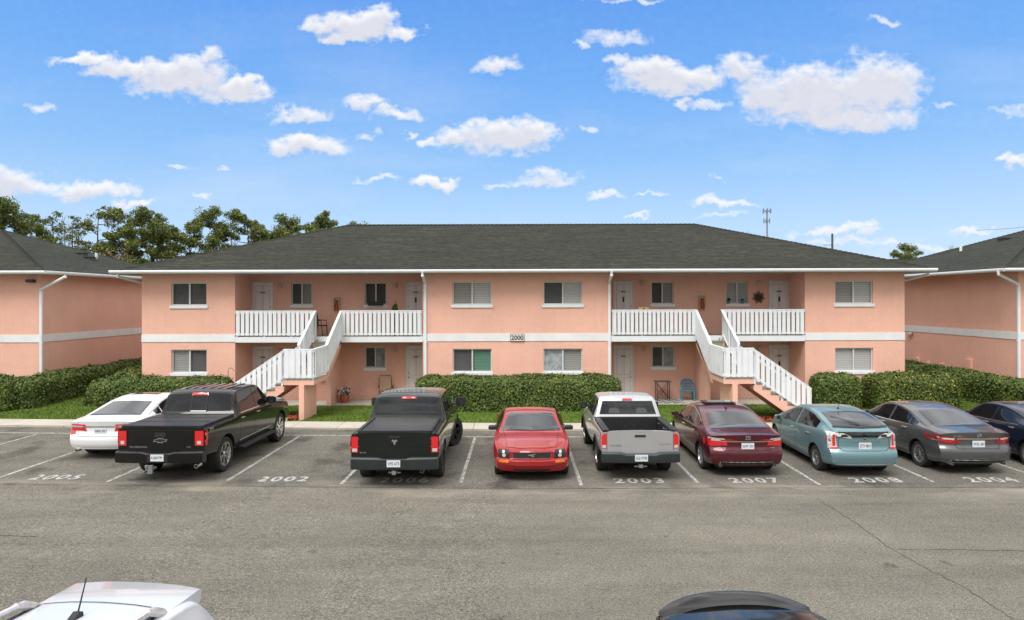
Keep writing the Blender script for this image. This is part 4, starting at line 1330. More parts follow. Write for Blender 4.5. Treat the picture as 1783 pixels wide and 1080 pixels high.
c.wheels('spokes', 'alloy', 7); c.mirrors(3.45, 1.0); c.handles([(2.6, .86), (1.62, .88)]); c.underbody()
c.exhaust(-.62, .27, .06); c.fin(0, 1.95)

# ---- pickups
def truck_spec(**k):
    L = k['L']; cb = k['cab']; bz = k['rail']; rz = k['roof']; hz = k['hood']
    cab_f = k['cabf']
    b = dict(tum=.20, sg=.035, crown=.03, rr=.09, cr=.035, cf=.22, cat='pickup truck', archgap=.075, bulge=.01,
        top=[(0, bz), (cb - .02, bz), (cb + .0, bz + .06), (cb + .15, rz - .08), (cb + .35, rz - .01), (cb + .9, rz), (cab_f - .65, rz - .01), (cab_f - .5, rz - .06), (cab_f + .1, hz + .06), (cab_f + .3, hz), (L - .5, hz - .04), (L - .12, hz - .10), (L, hz - .2)],
        belt=[(0, bz - .05), (cb, bz - .05), (cb + .2, bz - .02), (cab_f, bz - .03), (cab_f + .3, hz - .06), (L, hz - .28)],
        wid=[(0, .985), (.2, .99), (cb, .99), (cb + .4, .985), (cab_f, .985), (L - .8, .99), (L, .93)],
        bot=[(0, .62), (.25, .58), (k['ra'] + .5, .45), (cb, .42), (k['fa'] - .5, .42), (L, .42)],
        rear=[(0, .0), (3, 0)], front=[(.2, .1), (.5, 0), (.8, .0), (1.05, .04), (1.3, .15)])
    b.update(k); return b
def rearcab(c, cb, z0, z1, hw0, hw1, mat='car_glass'):
    # the upright glass at the back of a cab: rays from behind pass over the bed
    return c.patch('rear_window', [(-hw0, z0), (hw0, z0), (hw1, z1), (-hw1, z1)], 'rear', M[mat], cuts=4)
def bumper(c, w, z0, z1, l0, l1, mat, notch=.42):
    mb = MB(); n = 16
    vs = []; fs = []
    for i in range(n + 1):
        t = -1 + 2*i/n; x = t*w; bow = l0 + .06*abs(t)**3 + (.0 if abs(x) > notch*.5 else .0)
        y0 = bow - c.L/2; y1 = l1 - c.L/2 + .0
        zt = z1 if abs(x) > .36 else z1 - .035
        vs += [(x, y0 + .02, z0), (x, y0, z0 + .06), (x, y0, zt - .03), (x, y0 + .03, zt), (x, y1, zt), (x, y1, z0)]
    for i in range(n):
        for k in range(6):
            a, b = i*6+k, i*6+(k+1) % 6; fs.append((a, b, b+6, a+6))
    fs += [(0, 1, 2, 3, 4, 5), tuple(range(n*6+5, n*6-1, -1))]
    mb.add(vs, fs)
    return mb.build('rear_bumper', mat, c.root, world=False, smooth=True, angle=40)

# ---- black crew cab pickup
PB = paint('black_car_paint', (.004, .004, .0045), 0, .2, dirt=.015)
c = Car('pickup_truck', 'black crew cab pickup with chrome wheels, running boards and a soft bed cover', (-8.22, 15.95 + 2.92, gz(-8.2)), R(-1.2),
        truck_spec(L=5.85, W=2.05, ra=1.2, fa=4.87, tyre=.43, tw=.28, rim=.30, cab=1.80, rail=1.31, roof=1.93, hood=1.33, cabf=4.05), PB)
rearcab(c, 1.8, 1.40, 1.78, .84, .76)
wp_ = c.patch('sliding_window', [(-.20, 1.40), (.22, 1.40), (.20, 1.76), (-.18, 1.76)], 'rear', M['car_glass'], off=.014)
c.line([(-.20, 1.38), (-.19, 1.78), (.2, 1.78), (.22, 1.38)], 'rear', .018, M['plastic'], .018, 'window_frame', wp_)
c.line([(.22, 1.39), (-.20, 1.39)], 'rear', .03, M['steel'], .018, 'window_frame', wp_)
topglass(c, 'windscreen', 3.62, 4.16, .64, .78)
c.sidewin(3.02, 4.0, .04, .10, lean1=0); c.sidewin(2.02, 2.93, .04, .10)
doors(c, 4.02, 2.97, 1.98, .5)
chrome_window_line(c, 2.02, 4.0, False, w=.025)
mb = MB(); mb.box(-.94, .94, .05 - c.L/2, 1.79 - c.L/2, 1.27, 1.335)
for y in (.62, 1.2): mb.box(-.9, .9, y - c.L/2 - .012, y - c.L/2 + .012, 1.335, 1.343)
M['vinyl'] = simple('vinyl_cover', (.014, .014, .015), .38, 0, .5, 7)
mb.build('bed_cover', M['vinyl'], c.root, world=False, bevel=.02)
rv = MB()
for k in range(6): rv.box(-.55 + k*.22 - .010, -.55 + k*.22 + .012, 2.25 - c.L/2, 3.35 - c.L/2, c.top(2.7) - .022, c.top(2.7) + .012 - abs(k-2.5)*.004)
rv.build('roof_rib', PB, c.root, world=False, bevel=.008)
c.lamp('tail_light', [(.80, .88), (.995, .88), (.995, 1.22), (.80, 1.22)], [(0, .88), (.16, .88), (.16, 1.22), (0, 1.22)], M['red_light'],
       extra=[([(.85, .91), (.94, .91), (.94, .99), (.85, .99)], 'rear', M['clear_light'])])
c.lamp('brake_light', None, None, M['red_light'], sides=()) 
c.patch('brake_light', [(-.22, 1.785), (.22, 1.785), (.20, 1.835), (-.20, 1.835)], 'rear', M['red_light'], off=.02)
c.line([(-.78, .80), (-.78, 1.29)], 'rear'); c.line([(.78, .80), (.78, 1.29)], 'rear')
c.line([(-.78, 1.235), (.78, 1.235)], 'rear', .02)
tg = c.patch('tailgate_handle', [(-.13, 1.08), (.13, 1.08), (.13, 1.19), (-.13, 1.19)], 'rear', M['plastic'], off=.012)
bow = [(-.17, -.03), (-.13, .03), (-.07, .03), (-.065, .055), (.075, .055), (.07, .03), (.17, .03), (.13, -.03), (.07, -.03), (.065, -.055), (-.075, -.055), (-.07, -.03)]
bo_ = c.patch('emblem', [(x, 1.0 + z) for x, z in bow], 'rear', M['chrome'], off=.012, cuts=1)
c.patch('emblem_inset', [(x*.86, 1.0 + z*.66) for x, z in bow], 'rear', M['plastic'], off=.016, cuts=1, parent=bo_)
c.letters('SILVERADO', -.52, .85, .42, .042); c.letters('LTZ', .66, .85, .09, .035)
c.letters('Z71', 5.85*0 + (-.42 + .75 - c.L/2 + 0) if False else (.36 - c.L/2), 1.20, .2, .07, 'clear_light', 'right')
bumper(c, 1.02, .50, .76, -.14, .12, PB)
mb = MB(); mb.box(-.24, .24, -.145 - c.L/2, -.13 - c.L/2, .53, .71); mb.build('plate_recess', M['plastic'], c.root, world=False)
c.plate(0, .63, 'L6J67R', l=-.148)
mb = MB(); mb.tube([(-.06, -.1 - c.L/2, .40), (-.06, -.32 - c.L/2, .40)], .035, 8); mb.box(-.11, -.0, -.36 - c.L/2, -.30 - c.L/2, .32, .50)
mb.lathe([(0, .08), (.03, .07), (.035, .03), (.02, 0), (.02, -.05)], (-.13, -.36 - c.L/2, .44), 'z', 10); mb.build('tow_hitch', M['steel'], c.root, world=False)
c.wheels('split', 'chrome', 6); c.mirrors(3.86, 1.40, size=(.24, .14, .22)); c.handles([(3.15, 1.18), (2.13, 1.18)]); c.underbody()
c.exhaust(.86, .42, -.06, .05)
for sd in (-1, 1):
    mb = MB(); mb.box(sd*.98, sd*1.15, 1.9 - c.L/2, 4.2 - c.L/2, .42, .475); mb.build('running_board', M['plastic'], c.root, world=False, bevel=.01)
mb = MB()
for vw in ('left', 'right'): c.line([(1.95, .62), (4.1, .62)], vw, .035, mb=mb, off=.008)
mb.build('side_moulding', M['chrome'], c.root, world=False, smooth=True)
mb = MB()
for sd in (-1, 1): mb.box(sd*.9, sd*1.03, .52 - c.L/2, .72 - c.L/2, .2, .6)

# ---- dark green-black pickup, front wheels turned
PG = paint('dark_truck_paint', (.006, .009, .008), 0, .25, dirt=.02)
c = Car('pickup_truck', 'very dark green pickup with a flat bed cover and big towing mirrors, front wheels turned', (-2.83, 15.75 + 2.9, 0), 0,
        truck_spec(L=5.8, W=2.02, ra=1.18, fa=4.75, tyre=.43, tw=.29, rim=.27, cab=1.84, rail=1.30, roof=1.93, hood=1.33, cabf=4.0, bulge=.02), PG)
rearcab(c, 1.8, 1.40, 1.77, .83, .74)
topglass(c, 'windscreen', 3.55, 4.1, .64, .78)
c.sidewin(3.0, 3.92, .04, .10); c.sidewin(2.05, 2.91, .04, .10)
doors(c, 3.98, 2.95, 2.0, .5)
mb = MB(); mb.box(-.80, .80, .06 - c.L/2, 1.80 - c.L/2, 1.27, 1.318); mb.build('bed_cover', M['vinyl'], c.root, world=False, bevel=.012)
mb = MB()
for sd in (-1, 1): mb.box(sd*.81, sd*.845, .04 - c.L/2, 1.84 - c.L/2, 1.27, 1.335)
mb.box(-.82, .82, .01 - c.L/2, .05 - c.L/2, 1.27, 1.34)
mb.build('cover_rail', M['plastic'], c.root, world=False, bevel=.006)
c.lamp('tail_light', [(.84, .84), (.99, .84), (.99, 1.2), (.84, 1.2)], [(0, .84), (.14, .84), (.16, 1.2), (0, 1.2)], M['red_light'],
       extra=[([(.86, .86), (.97, .86), (.97, .93), (.86, .93)], 'rear', M['clear_light'])])
bl = c.patch('brake_light', [(-.18, 1.785), (.22, 1.785), (.20, 1.84), (-.16, 1.84)], 'rear', M['red_light'], off=.02)
for x in (-.09, .13): c.patch('lens', [(x - .04, 1.80), (x + .04, 1.80), (x + .04, 1.825), (x - .04, 1.825)], 'rear', M['clear_light'], off=.026, parent=bl)
c.line([(-.82, .78), (-.82, 1.27)], 'rear'); c.line([(.82, .78), (.82, 1.27)], 'rear'); c.line([(-.8, .98), (.8, .98)], 'rear', .01)
c.patch('emblem', [(-.07, 1.10), (-.05, 1.14), (0, 1.125), (.05, 1.14), (.07, 1.10), (.03, 1.08), (.015, 1.02), (-.015, 1.02), (-.03, 1.08)], 'rear', M['steel'], off=.012)
c.patch('tailgate_handle', [(-.13, 1.17), (.13, 1.17), (.13, 1.23), (-.13, 1.23)], 'rear', M['plastic'], off=.012)
c.letters('4X4', -.73, .84, .16, .035)
M['grey_bumper'] = simple('dark_bumper', (.022, .03, .032), .4, 0, .1)
bumper(c, .99, .47, .74, -.14, .12, M['grey_bumper'])
mb = MB(); mb.box(-.33, .33, -.146 - c.L/2, -.132 - c.L/2, .50, .70); mb.build('plate_recess', M['plastic'], c.root, world=False)
c.plate(0, .62, 'VFS 673', l=-.150)
mb = MB(); mb.box(-.045, .045, -.12 - c.L/2, .1 - c.L/2, .36, .45); mb.tube([(-.14, -.02 - c.L/2, .39), (.14, -.02 - c.L/2, .39)], .02, 6); mb.build('tow_hitch', M['steel'], c.root, world=False)
c.wheels('spokes', 'plastic', 5, steer=R(-26), flare=.02)
c.mirrors(3.85, 1.45, M['plastic'], size=(.27, .13, .26), out=.13)
c.handles([(3.1, 1.17), (2.15, 1.17)], 'paint'); c.underbody(); c.exhaust(.62, .40, .02, .045, 'steel')
p, n_ = c.hit((.95, 4.2 - c.L/2, 9), (0, 0, -1)); mb = MB(); mb.tube([p, p + Vector((.0, .0, .8))], .006, 5); mb.build('antenna', M['plastic'], c.root, world=False)

# ---- red coupe seen from the front
PR = paint('red_car_paint', (.30, .013, .016), 0, .28, dirt=.05)
L = 4.77
c = Car('parked_car', 'red coupe parked nose out between the dark pickup and the silver pickup', (.32, 16.22 + L/2, 0), R(180),
        sedan_spec(L=L, W=1.88, tyre=.345, tw=.25, rim=.235, ra=1.1, fa=L - .96, tum=.42, crown=.03,
        top=[(0, .96), (.1, 1.0), (.7, 1.06), (1.5, 1.30), (1.95, 1.375), (2.4, 1.385), (2.7, 1.34), (3.3, 1.03), (3.45, .99), (4.1, .92), (L - .14, .80), (L - .04, .76), (L, .70)],
        belt=[(0, .88), (1.0, .96), (2.4, .92), (3.3, .90), (4.1, .83), (L - .1, .70), (L, .62)],
        wid=[(0, .90), (.9, 1.0), (1.6, .985), (3.0, .97), (3.7, 1.0), (4.3, .97), (L, .88)],
        front=[(.15, .16), (.28, .06), (.40, 0), (.52, .0), (.56, .06), (.74, .07), (.80, .08), (1, .1)], cf=.26), PR)
topglass(c, 'windscreen', 2.64, 3.36, .56, .76, 'tint_grey', .05, .09)
topglass(c, 'rear_window', .72, 1.42, .64, .55, 'car_glass')
c.sidewin(1.75, 3.1); doors(c, 3.3, 1.8, 1.8)
gr = c.patch('grille', [(-.42, .56), (.42, .56), (.46, .72), (-.46, .72)], 'front', M['plastic'], off=.012)
c.line([(-.44, .555), (.44, .555), (.48, .725), (-.48, .725), (-.44, .555)], 'front', .02, PR, .016, 'grille_surround', gr)
horse = [(-.10, .0), (-.05, .03), (.0, .022), (.04, .035), (.10, .04), (.07, .02), (.03, .01), (.05, -.03), (.015, -.005), (.0, -.04), (-.02, -.005), (-.06, -.01)]
c.patch('emblem', [(-x*1.0, .645 + z) for x, z in horse], 'front', M['chrome'], off=.024, parent=gr)
c.lamp('headlight', [(.52, .57), (.80, .575), (.80, .74), (.55, .755)], None, M['plastic'], 'front',
       extra=[([(x_*.045 + .66, z_*.045 + .635) for x_, z_ in [(math.cos(a*.628), math.sin(a*.628)) for a in range(10)]], 'front', M['clear_light']),
              ([(x_*.032 + .67, z_*.028 + .71) for x_, z_ in [(math.cos(a*.628), math.sin(a*.628)) for a in range(10)]], 'front', M['clear_light'])])
c.mirror('indicator', [(.55, .47), (.78, .47), (.78, .52), (.55, .53)], 'front', M['amber'], off=.012)
c.patch('air_intake', [(-.38, .245), (.38, .245), (.44, .33), (-.44, .33)], 'front', M['plastic'], off=.012)
c.line([(-.78, .43), (-.3, .395), (.3, .395), (.78, .43)], 'front', .012)
c.patch('bumper_lip', [(-.5, .2), (.5, .2), (.5, .215), (-.5, .215)], 'front', PR, off=.02)
mb = MB(); c.line([(-.60, L - .30), (-.64, 4.0), (-.70, 3.42)], 'top', .008, mb=mb); c.line([(.60, L - .30), (.64, 4.0), (.70, 3.42)], 'top', .008, mb=mb)
c.line([(-.60, L - .30), (-.3, L - .20), (.3, L - .20), (.60, L - .30)], 'top', .014, mb=mb); mb.build('bonnet_gap', M['seam'], c.root, world=False)
mb = MB(); c.line([(-.62, 3.37), (.0, 3.44), (.62, 3.37)], 'top', .05, mb=mb, off=.008); mb.build('cowl', M['plastic'], c.root, world=False)
mb = MB()
for a in ((-.55, 3.36, -.02, 3.30), (.02, 3.38, .55, 3.30)): c.line([(a[0], a[1]), (a[2], a[3])], 'top', .018, mb=mb, off=.022)
mb.build('wiper', M['plastic'], c.root, world=False)
mb = MB()
for sx in (-.12, .12): c.line([(sx*3.4, 4.45), (sx*2.7, 3.6)], 'top', .022, mb=mb, off=.008)
mb.build('bonnet_crease', PR, c.root, world=False, smooth=True)
c.wheels('spokes', 'alloy', 5); c.mirrors(3.05, 1.0, M['plastic'], size=(.22, .12, .13)); c.handles([(1.95, .88)], 'paint'); c.underbody()

M['headrest'] = simple('grey_headrest', (.05, .055, .055), .3)
# ---- silver pickup with open bed
PS = paint('silver_paint', (.50, .51, .53), .55, .34)
c = Car('pickup_truck', 'silver pickup with an empty open bed lined in black', (2.90, 16.42 + 2.62, 0), 0,
        truck_spec(L=5.28, W=1.86, ra=1.16, fa=4.38, tyre=.385, tw=.26, rim=.225, cab=1.84, rail=1.20, roof=1.76, hood=1.14, cabf=3.62, tum=.24, bed=(.09, 1.74, .62, .76), bulge=.02), PS)
rg_ = rearcab(c, 1.8, 1.29, 1.62, .75, .66)
for x in (-.36, .36): c.patch('headrest', [(x - .15, 1.32), (x + .15, 1.32), (x + .13, 1.42), (x + .09, 1.45), (x - .09, 1.45), (x - .13, 1.42)], 'rear', M['headrest'], off=.009, parent=rg_)
topglass(c, 'windscreen', 3.18, 3.74, .58, .70)
c.sidewin(2.5, 3.55, .04, .10); c.sidewin(2.02, 2.42, .04, .10)
doors(c, 3.6, 2.45, 1.96, .45)
mb = MB()   # bed liner
y0, y1, hw, zf = .092 - c.L/2, 1.738 - c.L/2, .757, .63
mb.box(-hw, hw, y0, y1, zf - .008, zf); mb.box(-hw, -hw + .02, y0, y1, zf, 1.215); mb.box(hw - .02, hw, y0, y1, zf, 1.215)
mb.box(-hw + .02, hw - .02, y1 - .02, y1, zf, 1.235); mb.box(-hw + .02, hw - .02, y0, y0 + .02, zf, 1.19)
mb.box(-hw + .02, -hw + .20, .8 - c.L/2, 1.5 - c.L/2, zf, .88); mb.box(hw - .20, hw - .02, .8 - c.L/2, 1.5 - c.L/2, zf, .88)
for k in range(15): mb.box(-.7 + k*.1 - .02, -.7 + k*.1 + .02, y0 + .03, y1 - .03, zf, zf + .02); mb.box(-.7 + k*.1 - .02, -.7 + k*.1 + .02, y1 - .035, y1 - .02, zf + .02, 1.2)
mb.build('bed_liner', M['plastic'], c.root, world=False)
mb = MB()
for sd in (-1, 1): mb.box(sd*.755, sd*.90, .02 - c.L/2, 1.80 - c.L/2, 1.19, 1.225)
mb.box(-.90, .90, 1.74 - c.L/2, 1.82 - c.L/2, 1.19, 1.235)
mb.build('bed_rail', M['plastic'], c.root, world=False, bevel=.012)
mb = MB()
for sd in (-1, 1):
    for y in (.6, 1.35): mb.tube([(sd*.73, y - c.L/2, 1.12), (sd*.69, y - c.L/2, 1.14), (sd*.69, y + .06 - c.L/2, 1.14)], .012, 6)
mb.build('tie_down', M['chrome'], c.root, world=False)
c.lamp('tail_light', [(.80, .78), (.915, .78), (.92, 1.13), (.80, 1.13)], [(0, .78), (.09, .80), (.12, 1.13), (0, 1.13)], M['red_light'],
       extra=[([(.81, .79), (.90, .79), (.90, .86), (.81, .86)], 'rear', M['clear_light'])])
c.patch('brake_light', [(-.14, 1.635), (.14, 1.635), (.12, 1.68), (-.12, 1.68)], 'rear', M['red_light'], off=.02)
c.line([(-.79, .72), (-.79, 1.16)], 'rear'); c.line([(.79, .72), (.79, 1.16)], 'rear')
c.patch('tailgate_handle', [(-.13, 1.05), (.13, 1.05), (.13, 1.10), (-.13, 1.10)], 'rear', M['plastic'], off=.014)
c.letters('TACOMA', -.58, .85, .30, .04, 'steel'); c.letters('PRERUNNER', .58, .88, .28, .022, 'steel')
bumper(c, .925, .46, .70, -.15, .10, M['grey_bumper'])
c.plate(.0, .585, 'G2197B', l=-.156)
mb = MB(); mb.box(-.05, .05, -.1 - c.L/2, .1 - c.L/2, .34, .42); mb.tube([(-.15, -.02 - c.L/2, .36), (.15, -.02 - c.L/2, .36)], .02, 6); mb.build('tow_hitch', M['steel'], c.root, world=False)
c.wheels('spokes', 'alloy', 6, flare=.02); c.mirrors(3.42, 1.32, M['plastic'], size=(.2, .1, .17), out=.06)
c.handles([(2.62, 1.02)], 'paint'); c.underbody()
# wide black wheel flares
for la in (c.S['ra'], c.S['fa']):
    for sd in (-1, 1):
        mb = MB()
        r_ = c.S['tyre'] + .075; cy = la - c.L/2; vs = []; fs = []
        for k in range(21):
            a = math.pi * k / 20; cs, sn = math.cos(a), math.sin(a)
            for (rad, xo) in ((r_ - .005, .90), (r_ - .005, .965), (r_ + .05, .955), (r_ + .075, .93)):
                vs.append((sd*xo, cy + cs*rad, c.S['tyre'] + sn*rad))
            if k: 
                for q_ in range(3): fs.append(((k-1)*4+q_, (k-1)*4+q_+1, k*4+q_+1, k*4+q_))
        mb.add(vs, fs); mb.build('wheel_flare', M['plastic'], c.root, world=False, smooth=True)

# ---- maroon sedan
PM = paint('maroon_paint', (.085, .010, .018), .25, .24, dirt=.05)
c = Car('parked_car', 'maroon sedan with a raised sunroof and chrome window trim', (5.55, 16.6 + 2.43, 0), 0,
        sedan_spec(L=4.86, W=1.86, tum=.42), PM)
topglass(c, 'rear_window', .70, 1.68, .72, .55, 'tint_grey', -.06, .0)
topglass(c, 'windscreen', 3.08, 3.80, .56, .70, 'car_glass', .06, .08)
c.sidewin(2.45, 3.65); c.sidewin(1.25, 2.36)
chrome_window_line(c, 1.22, 3.66); doors(c, 3.5, 2.40, 1.42)
mb = MB(); z = c.top(2.6)
mb.box(-.42, .42, 2.28 - c.L/2, 2.85 - c.L/2, z - .01, z + .012)
mb.prism([(2.28 - c.L/2, z + .03), (2.30 - c.L/2, z + .05), (2.86 - c.L/2, z + .022), (2.86 - c.L/2, z + .005)], 'x', -.42, .42)
mb.build('sunroof', M['car_glass'], c.root, world=False, bevel=.008)
c.lamp('tail_light', [(.48, .78), (.93, .74), (.93, .90), (.50, .86)], [(0, .74), (.33, .80), (.36, .95), (0, .93)], M['red_light'],
       extra=[([(.62, .88), (.84, .885), (.84, .935), (.68, .93)], 'rear', M['clear_light']), ([(.05, .915), (.33, .93), (.30, .965), (.05, .955)], 'side', M['clear_light'])])
c.patch('chrome_strip', [(-.62, .865), (.62, .865), (.62, .89), (-.62, .89)], 'rear', M['chrome'], off=.02)
hb = c.patch('emblem', [(-.06, .925), (.06, .925), (.055, 1.02), (-.055, 1.02)], 'rear', M['chrome'], off=.012, cuts=1)
for (a, b, e, f) in ((-.035, .935, -.018, 1.0), (.018, .935, .035, 1.0), (-.02, .96, .02, .975)):
    c.patch('emblem_letter', [(a, b), (e, b), (e, f), (a, f)], 'rear', M['seam'], off=.018, cuts=0, parent=hb)
c.plate(0, .765, 'QHF 325')
c.line([(-.66, 1.0), (-.58, .66), (.58, .66), (.66, 1.0)], 'rear', .008); c.line([(-.9, .62), (-.55, .60), (.55, .60), (.9, .62)], 'rear', .010)
c.letters('ACCORD', -.62, .72, .2, .022); c.letters('SPORT', .62, .72, .12, .02)
c.patch('bumper_strip', [(-.62, .385), (.62, .385), (.62, .40), (-.62, .40)], 'rear', M['chrome'], off=.012)
c.patch('diffuser', [(-.66, .335), (.66, .335), (.62, .375), (-.62, .375)], 'rear', M['plastic'], off=.01)
c.wheels('split', 'alloy', 5); c.mirrors(3.48, 1.02); c.handles([(2.66, .88), (1.6, .90)]); c.underbody()
c.exhaust(.66, .30, .08, .034); c.exhaust(-.66, .30, .08, .034); c.fin(0, 1.86)

# ---- teal hatchback
PT = paint('teal_paint', (.15, .26, .29), .35, .32)
L = 4.48
c = Car('parked_car', 'pale teal blue hatchback with a split rear window and rear wiper', (8.37, 16.55 + L/2, 0), 0,
        sedan_spec(L=L, W=1.76, tyre=.32, rim=.20, ra=.92, fa=L - .86, tum=.40, sg=.10, cr=.16, cf=.40, crown=.03,
        top=[(0, 1.10), (.06, 1.17), (.55, 1.29), (1.2, 1.42), (1.75, 1.485), (2.1, 1.49), (2.5, 1.44), (3.55, 1.04), (4.0, .90), (L - .1, .72), (L, .62)],
        belt=[(0, 1.02), (.6, 1.06), (1.5, 1.0), (2.5, .95), (3.4, .90), (4.0, .80), (L, .56)],
        wid=[(0, .90), (.3, .96), (.8, .995), (3.4, .99), (4.0, .95), (L, .80)],
        rear=[(.22, .09), (.36, .02), (.50, .0), (.62, .02), (.70, .10), (.95, .12), (1.0, .10), (1.12, .14), (1.2, .15)]), PT)
topglass(c, 'rear_window', .40, 1.24, .64, .56, 'tint_grey', -.12, .02)
c.patch('lower_rear_window', [(-.60, .985), (.60, .985), (.61, 1.10), (-.61, 1.10)], 'rear', M['car_glass'], off=.008, cuts=4)
mb = MB(); c.line([(-.66, .37), (-.4, .28), (0, .24), (.4, .28), (.66, .37)], 'top', .06, mb=mb, off=.02); mb.build('spoiler', M['plastic'], c.root, world=False)
wz = MB(); c.line([(.0, .34), (-.48, .92)], 'top', .035, mb=wz, off=.022); c.line([(.0, .34), (-.22, .44)], 'top', .03, mb=wz, off=.024); wz.build('rear_wiper', M['plastic'], c.root, world=False)
topglass(c, 'windscreen', 2.5, 3.5, .56, .68, 'car_glass', .06, .10)
c.sidewin(2.12, 3.3); c.sidewin(1.22, 2.04); c.sidewin(.84, 1.16, lean1=.1)
doors(c, 3.12, 2.08, 1.16)
c.lamp('tail_light', [(.64, .70), (.82, .69), (.82, 1.08), (.68, 1.08)], [(.0, .78), (.05, .80), (.20, 1.06), (0, 1.08)], M['clear_light'],
       extra=[([(.62, .695), (.80, .68), (.80, .73), (.62, .74)], 'rear', M['red_light']), ([(.68, .76), (.74, .76), (.74, 1.02), (.70, 1.05), (.68, 1.0)], 'rear', M['red_light']),
              ([(.77, .86), (.84, .88), (.84, .93), (.77, .90)], 'rear', M['red_light']), ([(.02, .96), (.10, .98), (.17, 1.05), (.04, 1.06)], 'side', M['red_light'])])
eb = c.patch('emblem', [(.075*math.cos(a*.524), .93 + .045*math.sin(a*.524)) for a in range(12)], 'rear', M['chrome'], off=.010, cuts=1)
c.patch('emblem_inset', [(.045*math.cos(a*.785), .93 + .022*math.sin(a*.785)) for a in range(8)], 'rear', M['ink'], off=.015, cuts=0, parent=eb)
c.plate(0, .775, 'ZTI 801'); c.letters('HYBRID', .47, .945, .12, .025)
c.line([(-.60, 1.0), (-.62, .74), (-.52, .655), (.52, .655), (.62, .74), (.60, 1.0)], 'rear', .008)
c.line([(-.4, .87), (.4, .87)], 'rear', .02, PT, .01, 'crease')
c.line([(-.66, .345), (.66, .345)], 'rear', .012, M['clear_light'], .01, 'bumper_strip')
c.wheels('thin', 'alloy', 5); c.mirrors(3.08, .98); c.handles([(2.28, .86), (1.30, .88)]); c.underbody(); c.antenna(0, 1.5, .2)

# ---- grey sedan
PGR = paint('grey_paint', (.105, .108, .112), .5, .27)
c = Car('parked_car', 'dark grey sedan with arrow shaped tail lights beside the navy car', (11.2, 16.75 + 2.44, 0), R(0.8),
        sedan_spec(L=4.88, W=1.85, tum=.42, top=[(0, 1.06), (.08, 1.07), (.5, 1.11), (.7, 1.12), (1.7, 1.39), (2.2, 1.46), (2.6, 1.47), (3.0, 1.42), (3.8, 1.02), (4.35, .90), (4.74, .76), (4.88, .66)]), PGR)
topglass(c, 'rear_window', .70, 1.64, .70, .54, 'tint_grey', -.08, .0)
topglass(c, 'windscreen', 3.08, 3.80, .56, .70, 'car_glass', .06, .08)
topglass(c, 'sunroof', 2.2, 2.95, .38, .38, 'car_glass', 0, .02) if False else None
c.sidewin(2.45, 3.65); c.sidewin(1.52, 2.36); c.sidewin(1.16, 1.45, lean1=.1)
chrome_window_line(c, 1.12, 3.66); doors(c, 3.5, 2.40, 1.40)
c.lamp('tail_light', [(.42, .80), (.60, .75), (.93, .80), (.93, .95), (.60, .86)], [(0, .80), (.22, .83), (.50, .985), (.30, .97), (0, .92)], M['dark_red_light'],
       extra=[([(.62, .80), (.88, .84), (.88, .875), (.62, .83)], 'rear', M['red_light']), ([(.06, .855), (.2, .87), (.3, .93), (.06, .90)], 'side', M['clear_light'])])
c.patch('chrome_strip', [(-.52, .885), (.52, .885), (.5, .915), (-.5, .915)], 'rear', M['chrome'], off=.016)
eb = c.patch('emblem', [(.055*math.cos(a*.524), .985 + .05*math.sin(a*.524)) for a in range(12)], 'rear', M['chrome'], off=.010, cuts=1)
c.patch('emblem_inset', [(.035*math.cos(a*.785), .985 + .03*math.sin(a*.785)) for a in range(8)], 'rear', M['seam'], off=.014, cuts=0, parent=eb)
c.line([(-.065, .985), (.065, .985)], 'rear', .018, M['chrome'], .018, 'emblem_bar', eb)
c.plate(0, .775, 'WGL 681'); c.letters('ALTIMA', -.50, .965, .2, .028)
c.line([(-.66, .99), (-.50, .66), (.50, .66), (.66, .99)], 'rear', .008)
c.patch('bumper_strip', [(-.58, .385), (.58, .385), (.62, .40), (-.62, .40)], 'rear', M['chrome'], off=.012)
c.patch('diffuser', [(-.68, .335), (.68, .335), (.62, .375), (-.62, .375)], 'rear', M['plastic'], off=.01)
c.wheels('thin', 'alloy', 9); c.mirrors(3.48, 1.02); c.handles([(2.66, .90), (1.62, .92)]); c.underbody()
c.exhaust(.64, .29, .08, .034); c.exhaust(-.64, .29, .08, .034)

# ---- navy sedan, cut by the right edge
PN = paint('navy_paint', (.008, .014, .035), .2, .24, dirt=.04)
c = Car('parked_car', 'navy blue sedan cut off by the right edge of the photo', (13.95, 16.6 + 2.4, 0), 0, sedan_spec(L=4.75, W=1.80), PN)
topglass(c, 'rear_window', .70, 1.64, .68, .54, 'tint_grey'); topglass(c, 'windscreen', 3.08, 3.74, .54, .68)
c.sidewin(2.45, 3.6); c.sidewin(1.45, 2.36); chrome_window_line(c, 1.40, 3.6, False); doors(c, 3.45, 2.40, 1.42)
c.lamp('tail_light', [(.5, .76), (.9, .76), (.9, .93), (.5, .93)], [(0, .76), (.25, .8), (.28, .93), (0, .93)], M['red_light'])
c.plate(0, .775, 'KMD 214'); c.wheels('split', 'alloy', 5); c.mirrors(3.42, 1.02); c.handles([(2.6, .90), (1.6, .92)]); c.underbody()

